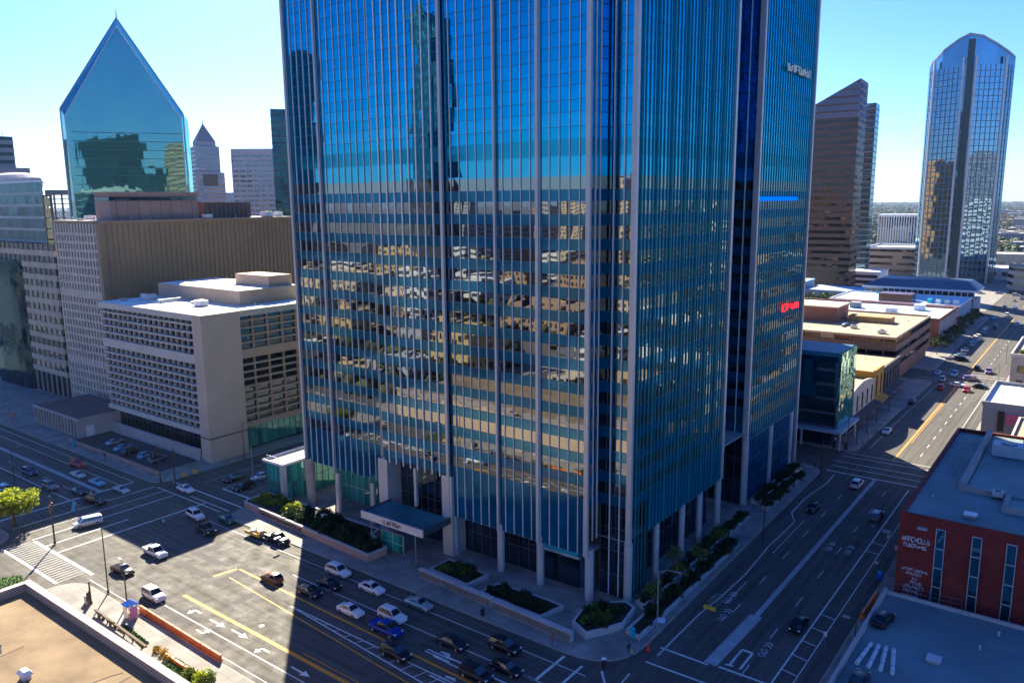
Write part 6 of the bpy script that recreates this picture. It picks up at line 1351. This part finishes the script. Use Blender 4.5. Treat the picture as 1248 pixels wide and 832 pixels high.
for a, b in zip(pp, pp[1:]): a, b = Vector(a), Vector(b); mb.obox((a+b)/2, (b-a).normalized(), (b-a).length/2+.1, .14, .16, .62)
mb.build('wall', ORANGE, ed)
# orange barrier along the near kerb
br = thing('street_barrier', 'long orange red construction barrier along the sunlit near kerb', 'barrier', (*at(220,775), .16)); a = Vector(at(171,744,.16)); b = Vector(at(270,806,.16)); d = (b-a).normalized(); n = 9
for i in range(n):
    c = a+(b-a)*((i+.5)/n); mb = MB(); L_ = (b-a).length/n/2-.06; mb.obox(c, d, L_, .26, .16, .42); mb.obox(c, d, L_, .13, .42, 1.1); mb.build('segment', mat('barrier_orange', (.50,.13,.03), .6, .2, 1.0), br)
# blue kiosk with canopy
kx, ky = at(160,752,.16); ks = thing('kiosk', 'blue topped kiosk with pink and white side panels on the near pavement', 'kiosk', (kx, ky, .16))
for dx in (-.7, .7):
    for dy in (-.6, .6): mb = MB(); mb.tube((kx+dx,ky+dy,.16),(kx+dx,ky+dy,2.3),.05); mb.build('post', ALU, ks)
mb = MB(); mb.idx([(kx-.95,ky-.85,2.25),(kx+.95,ky-.85,2.25),(kx+.95,ky+.85,2.25),(kx-.95,ky+.85,2.25),(kx,ky,2.9)], [(0,1,4),(1,2,4),(2,3,4),(3,0,4),(0,3,2,1)]); mb.build('canopy', BLUE, ks)
mb = MB(); mb.box(kx-.65,ky-.6,.2,kx+.1,ky-.5,2.0); mb.build('panel', WHITE, ks); mb = MB(); mb.box(kx+.7,ky-.5,.2,kx+.8,ky+.5,2.0); mb.build('panel', mat('kiosk_pink', (.65,.25,.45), .5), ks); mb = MB(); mb.box(kx-.5,ky-.3,.16,kx+.5,ky+.4,1.0); mb.build('counter', mat('kiosk_counter', (.55,.35,.2), .6), ks)
# blue kiosk sign left and blue sign further
kx, ky = at(92,622,.03); k2 = thing('sandwich_board', 'light blue panel board standing in the shaded left crossing', 'sign board', (kx, ky, .03)); mb = MB(); mb.idx([(kx-.7,ky-.5,.03),(kx+.7,ky-.5,.03),(kx+.7,ky-.05,1.9),(kx-.7,ky-.05,1.9),(kx-.7,ky-.4,.03),(kx+.7,ky-.4,.03),(kx+.7,ky+.05,1.9),(kx-.7,ky+.05,1.9)], [(0,1,2,3),(7,6,5,4),(0,4,5,1),(1,5,6,2),(2,6,7,3),(3,7,4,0)]); mb.build('panel', mat('board_blue', (.12,.40,.62), .5), k2); mb = MB(); mb.tube((kx-.6,ky+.0,1.8),(kx-.6,ky+.7,.03),.04); mb.tube((kx+.6,ky,1.8),(kx+.6,ky+.7,.03),.04); mb.build('strut', ALU, k2)
# wooden rail, bench frames and cabinets on the near pavement
wr = thing('wooden_rail', 'long dark wooden rail on posts beside the narrow grass strip', 'railing', (*at(160,765), .16)); a = Vector(at(116,742,.9)); b = Vector(at(178,787,.9)); d = (b-a).normalized(); mb = MB(); mb.obox((a+b)/2, d, (b-a).length/2, .16, .72, .95); mb.build('rail', mat('dark_wood', (.11,.075,.05), .8, .3, 2), wr)
for i in range(6): c = a+(b-a)*(i+.5)/6; mb = MB(); mb.obox(c, d, .08, .08, .16, .72); mb.build('post', BLACK, wr)
for i, (px, py, lb_) in enumerate(((124,752,'black metal bench nearest the crossing on the sunlit pavement'),(138,762,'black metal bench beside the wooden rail post')) ):
    x, y = at(px, py, .16); bn = thing('bench', lb_, 'bench', (x, y, .16)); mb = MB(); mb.box(x-.8,y-.25,.55,x+.8,y+.25,.6); mb.build('seat', POLE, bn); mb = MB(); mb.box(x-.8,y-.3,.6,x+.8,y-.24,1.05); mb.build('backrest', POLE, bn)
    for s in (-.65, .65): mb = MB(); mb.box(x+s-.04,y-.25,.16,x+s+.04,y+.2,.55); mb.build('leg', POLE, bn)
x, y = at(107,734,.16); cb_ = thing('control_cabinet', 'grey signal control cabinet beside the near crosswalk', 'cabinet', (x, y, .16)); mb = MB(); mb.box(x-.4,y-.3,.16,x+.4,y+.3,1.35); mb.build('cabinet', ALU, cb_); mb = MB(); mb.box(x-.34,y-.32,.3,x+.34,y-.3,1.25); mb.build('door', GALV, cb_)
# litter bins, bollard, cones, signs near the tower corner
def bin_(label, px, py, h=1.05, m=BLACK, lid=ALU_D):
    x, y = at(px, py, .16); r = thing('litter_bin', label, 'litter bin', (x, y, .16)); mb = MB(); mb.cyl(x, y, .16, .16+h, .28, .32, 12); mb.build('bin', m, r); mb = MB(); mb.cyl(x, y, .16+h, .28+h, .34, .2, 12); mb.build('lid', lid, r)
bin_('black litter bin in the middle of the front pavement', 588, 749); bin_('tall black bin with round white top at the street corner kerb', 736, 812, 1.1, BLACK, WHITE)
x, y = at(736,800,1.4); 
bin_('light blue recycling bin beside the corner planter', 771, 776, 1.25, TEALP, TEALP); bin_('teal bin by the annex on the left street pavement', 90, 543, 1.3, TEALP, TEALP)
def cone(label, px, py, z=.16, h=.8):
    x, y = at(px, py, z); r = thing('traffic_cone', label, 'traffic cone', (x, y, z)); mb = MB(); mb.cyl(x, y, z+.05, z+h, .2, .04, 10); mb.build('cone', mat('cone_red', (.75,.06,.02), .5), r); mb = MB(); mb.box(x-.26,y-.26,z,x+.26,y+.26,z+.05); mb.build('base', mat('cone_red', ()), r)
cone('red cone at the tip of the kerbside planter', 790, 792, h=1.1); cone('orange cone on the pavement by the annex', 14, 510); cone('orange cone on the shopfront pavement, nearer the glass corner', 1052, 541); cone('orange cone on the shopfront pavement, farther along', 1066, 528)
def barricade(label, px, py, m=YELLOW, ang=.3, z=.16):
    x, y = at(px, py, z); r = thing('barricade', label, 'barricade', (x, y, z)); d = (cos(ang), sin(ang)); mb = MB(); mb.obox((x, y), d, .9, .04, z+.75, z+1.05); mb.build('board', m, r); mb = MB(); mb.obox((x, y), d, .9, .04, z+.3, z+.55); mb.build('board', m, r)
    for s in (-.75, .75): mb = MB(); mb.tube((x+d[0]*s-d[1]*.3,y+d[1]*s+d[0]*.3,z),(x+d[0]*s,y+d[1]*s,z+1.1),.035); mb.tube((x+d[0]*s+d[1]*.3,y+d[1]*s-d[0]*.3,z),(x+d[0]*s,y+d[1]*s,z+1.1),.035); mb.build('leg', BLACK, r)
barricade('yellow barricade left of its pair at the parking lot corner', 225, 582); barricade('yellow barricade right of its pair at the parking lot corner', 238, 578); barricade('orange barricade on the far left pavement', 16, 507, ORANGE)
def post_sign(label, px, py, h, w_, hh, m, z=.16):
    x, y = at(px, py, z); r = thing('street_sign', label, 'sign', (x, y, z)); mb = MB(); mb.tube((x,y,z),(x,y,z+h),.04); mb.build('post', GALV, r); mb = MB(); mb.obox((x, y-.06), (.8,.6), w_/2, .02, z+h-hh, z+h); mb.build('panel', m, r)
post_sign('blue and white sign panel in the end of the kerbside planter', 806, 772, 2.4, 1.0, .8, mat('sign_blue_white', (.35,.5,.75), .5, .3, 3)); post_sign('small white sign among the shrubs of the long pink planter', 396, 640, 2.2, 1.1, .8, WHITE)
post_sign('white sign on the right kerb beside the bike lane', 1005, 788, 2.2, .5, .7, WHITE); post_sign('white sign by the kerb at the red brick building front corner', 1082, 668, 2.4, .6, .7, WHITE); post_sign('second white sign nearer the red brick wall', 1092, 680, 2.2, .6, .7, WHITE)
# orange stacked barrier pieces and blue tent at the red building corner
a = Vector(at(1050,754,.16)); b = Vector(at(1068,727,.16)); d = (b-a).normalized(); ob_ = thing('barrier_stack', 'orange barrier sections lined up beside the flat deck parapet', 'barrier', (a.x, a.y, .16))
for i in range(4): c = a+(b-a)*(i+.5)/4; mb = MB(); mb.obox(c, d, (b-a).length/8-.08, .3, .16, .5); mb.obox(c, d, (b-a).length/8-.08, .15, .5, 1.15); mb.build('section', ORANGE, ob_)
x, y = at(1072,705,.16); bt_ = thing('news_box', 'bright blue street box with domed top on the pavement left of the red brick wall', 'street box', (x, y, .16)); mb = MB(); mb.box(x-.4,y-.35,.16,x+.4,y+.35,1.1); mb.build('box', BLUE, bt_); mb = MB(); mb.ellip((x,y,1.1),(.42,.37,.35)); mb.build('dome', mat('box_bright_blue', (.05,.3,.8), .4), bt_)
# bike rack with yellow bumper in the right street
x, y = at(872,735,.03); rk = thing('bike_corral', 'bike rack corral with yellow bumper in the left lane of the right street', 'bike rack', (x, y, .03)); mb = MB(); mb.box(x-.9,y-2.2,.03,x+.9,y-1.85,.5); mb.build('bumper', YELLOW, rk)
for i in range(5):
    yy = y-1.2+i*.65; mb = MB(); mb.tube((x-.7,yy,.03),(x-.7,yy,.85),.035); mb.tube((x+.7,yy,.03),(x+.7,yy,.85),.035); mb.tube((x-.7,yy,.85),(x+.7,yy,.85),.035); mb.build('hoop', GALV, rk)
# things on the flat deck
for i in range(4):
    a = Vector(at(1062+i*9, 784+i*2.5, 3.2)); b = Vector(at(1044+i*14.5, 808+i*4, 3.2)); cl_ = thing('wrapped_roll', 'white wrapped roll lying on the flat deck, %s of four' % ('leftmost','second','third','rightmost')[i], 'roll', (a.x, a.y, 2.96)); mb = MB(); mb.tube((a.x,a.y,3.22),(b.x,b.y,3.22),.26,.26,12); mb.build('roll', mat('wrap_white', (.62,.64,.66), .5, .15, 1.5), cl_)
    for t in (.25, .75): q = a+(b-a)*t; dd = (b-a).normalized()*.05; mb = MB(); mb.tube((q.x-dd.x,q.y-dd.y,3.22),(q.x+dd.x,q.y+dd.y,3.22),.275,.275,12); mb.build('strap', ALU_D, cl_)
cpx(1077, 752, 'sedan', 'black', PY-.15, 'black car with pale stripes of reflection parked on the flat deck near its railing', None, 2.97)
cpx(1047, 826, 'sedan', 'dark', PY, 'dark car at the bottom edge of the flat deck beside its parapet', None, 2.97)
x, y = at(1030,800,3.0)
# ------------------------------------------------------------------ people
SKIN = mat('skin', (.42,.26,.18), .6, .1, 3); HAIR = mat('hair_dark', (.03,.02,.015), .7)
def person(label, px, py, ang, shirt, pants, z=.16, h=1.72, stride=.18):
    x, y = at(px, py, z); s = h/1.72; me = bpy.data.meshes.new('body')
    V = [(0,0,.95),(0,0,1.12),(0,0,1.36),(0,0,1.47),(0,.0,1.60),(.20,0,1.38),(.25,.04,1.10),(.25,.10,.86),(-.20,0,1.38),(-.25,-.03,1.10),(-.25,.05,.86),(.10,0,.88),(.11,stride*.5,.48),(.11,stride*.6,.07),(.11,stride*.6+.16,.04),(-.10,0,.88),(-.11,-stride*.4,.48),(-.11,-stride,.07),(-.11,-stride+.16,.04)]
    E_ = [(0,1),(1,2),(2,3),(3,4),(2,5),(5,6),(6,7),(2,8),(8,9),(9,10),(0,11),(11,12),(12,13),(13,14),(0,15),(15,16),(16,17),(17,18)]
    rad = [.15,.14,.16,.06,.105,.07,.05,.04,.07,.05,.04,.095,.065,.045,.04,.095,.065,.045,.04]
    me.from_pydata([(a*s, b*s, c*s) for a, b, c in V], E_, []); o = bpy.data.objects.new('body', me); COL.objects.link(o)
    sk = o.modifiers.new('skin', 'SKIN'); ss = o.modifiers.new('sub', 'SUBSURF'); ss.levels = 1; ss.render_levels = 1
    for i, r in enumerate(rad): me.skin_vertices[0].data[i].radius = (r*s, r*s*.8)
    me.skin_vertices[0].data[0].use_root = True
    dg = bpy.context.evaluated_depsgraph_get(); m2 = bpy.data.meshes.new_from_object(o.evaluated_get(dg)); bpy.data.objects.remove(o)
    m2.materials.clear(); 
    for mm in (shirt, pants, SKIN, BLACK): m2.materials.append(mm)
    for p in m2.polygons: c = p.center.z/s; p.material_index = 2 if c > 1.45 else (3 if c < .09 else (1 if c < .93 and abs(p.center.x) < .2*s else (2 if c < .93 else 0))); p.use_smooth = True
    r_ = thing('person', label, 'person', (x, y, z)); r_.rotation_euler = (0, 0, ang); b = bpy.data.objects.new('body', m2); COL.objects.link(b); b.parent = r_
    mb = MB(); mb.ellip((0,-.02*s,1.64*s),(.105*s,.115*s,.10*s)); h_ = mb.build('hair', HAIR); h_.parent = r_
    return r_
TEE = mat('shirt_black', (.03,.03,.035), .8); TEW = mat('shirt_white', (.6,.62,.62), .8); TEY = mat('shirt_yellow', (.6,.5,.08), .8); JEAN = mat('jeans', (.06,.09,.16), .85); TEP = mat('shirt_red', (.45,.08,.09), .8)
person('person in black top standing on the street corner pavement', 766, 797, 1.0, TEE, JEAN); person('person in yellow vest standing beside the one in black on the corner', 770, 803, 2.0, TEY, JEAN)
person('person in red top walking on the front pavement near the corner', 673, 787, 1.5, TEP, JEAN); person('person in white top beside the blue street box by the red brick wall', 1068, 694, .4, TEW, JEAN)
person('person in dark clothes standing under the entrance canopy', 546, 672, 3.0, TEE, JEAN); person('person in light top walking under the dark glass corner canopy', 1018, 540, 1.0, TEW, JEAN)
person('person in dark clothes waiting at the far crosswalk corner', 993, 572, 1.0, TEE, JEAN)
person('person in light blue top crossing the shaded street on foot', 200, 642, .3, mat('shirt_blue', (.15,.4,.55), .8), JEAN, .03)

person('person in grey jacket walking past the slatted seat wall', 540, 722, .2, mat('shirt_grey', (.2,.21,.22), .8), JEAN); person('person in red jacket on the pavement below the shopfronts', 1058, 536, 1.2, TEP, JEAN)
person('person in white shirt waiting beside the second signal at the parking corner', 205, 590, 2.0, TEW, JEAN); person('person in dark jacket walking along the left street pavement by the annex', 128, 560, .6, TEE, JEAN)
person('person in yellow top walking by the far hedge planters of the tower wing', 958, 622, 1.4, TEY, JEAN)
# ------------------------------------------------------------------ light, sky, camera
SUN_AZ = atan2(.660, -.751)   # direction towards the sun in the XY plane
SUN_EL = radians(33.5); SKY_SAT = 1.15; HAZE_D = .00004
sl = bpy.data.lights.new('sun', 'SUN'); sl.energy = 5.0; sl.angle = radians(.53); sl.color = (1.0, .755, .46)
so = bpy.data.objects.new('sun', sl); COL.objects.link(so)
sd = Vector((cos(SUN_AZ)*cos(SUN_EL), sin(SUN_AZ)*cos(SUN_EL), sin(SUN_EL))); so.rotation_euler = sd.to_track_quat('Z', 'Y').to_euler(); so.location = sd*400
hz = MB(); hz.box(-15200,-15200,-1.2,15200,15200,215); hm, hnt, hout = new_mat('haze'); hv = hnt.nodes.new('ShaderNodeVolumePrincipled'); hv.inputs['Color'].default_value = (.50,.68,.98,1); hv.inputs['Density'].default_value = HAZE_D; hv.inputs['Anisotropy'].default_value = .2; hnt.links.new(hv.outputs[0], hout.inputs['Volume'])
ho = hz.build('haze', hm); tag(ho, 'thin blue haze filling the air over the city', 'haze', None, 'stuff')
wd = bpy.data.worlds.new('World'); SC.world = wd; wd.use_nodes = True; nt = wd.node_tree; nt.nodes.clear()
sky = nt.nodes.new('ShaderNodeTexSky'); sky.sky_type = 'NISHITA'; sky.sun_disc = False; sky.sun_elevation = SUN_EL; sky.sun_rotation = radians(90)-SUN_AZ
sky.altitude = 0; sky.air_density = 1.0; sky.dust_density = .45; sky.ozone_density = 6.0
bg = nt.nodes.new('ShaderNodeBackground'); bg.inputs[1].default_value = .05; wo = nt.nodes.new('ShaderNodeOutputWorld'); hs = nt.nodes.new('ShaderNodeHueSaturation'); hs.inputs['Saturation'].default_value = SKY_SAT; hs.inputs['Hue'].default_value = .516; nt.links.new(sky.outputs[0], hs.inputs['Color']); nt.links.new(hs.outputs[0], bg.inputs[0]); nt.links.new(bg.outputs[0], wo.inputs[0])
cam = bpy.data.cameras.new('camera'); co = bpy.data.objects.new('camera', cam); COL.objects.link(co); SC.camera = co
cam.sensor_fit = 'HORIZONTAL'; cam.sensor_width = 36; cam.lens = 36*FPX/1248; cam.clip_start = .5; cam.clip_end = 60000
fw = FWD*cos(PITCH)+Vector((0,0,-sin(PITCH))); u0 = FWD*sin(PITCH)+Vector((0,0,cos(PITCH)))
rt_v = RGT*cos(ROLL)-u0*sin(ROLL); up_v = u0*cos(ROLL)+RGT*sin(ROLL)
co.matrix_world = Matrix(((rt_v.x,up_v.x,-fw.x,0),(rt_v.y,up_v.y,-fw.y,0),(rt_v.z,up_v.z,-fw.z,H_CAM),(0,0,0,1)))
vs = SC.view_settings; vs.view_transform = 'Standard'; vs.look = 'None'; vs.exposure = 1.92; vs.use_white_balance = True; vs.white_balance_temperature = 5150; vs.white_balance_tint = 7; vs.gamma = 1.0; vs.use_curve_mapping = False
SC.cycles.use_denoising = True; SC.cycles.max_bounces = 6; SC.cycles.glossy_bounces = 4; SC.cycles.diffuse_bounces = 2; SC.cycles.sample_clamp_indirect = 6; SC.cycles.caustics_reflective = False; SC.cycles.caustics_refractive = False
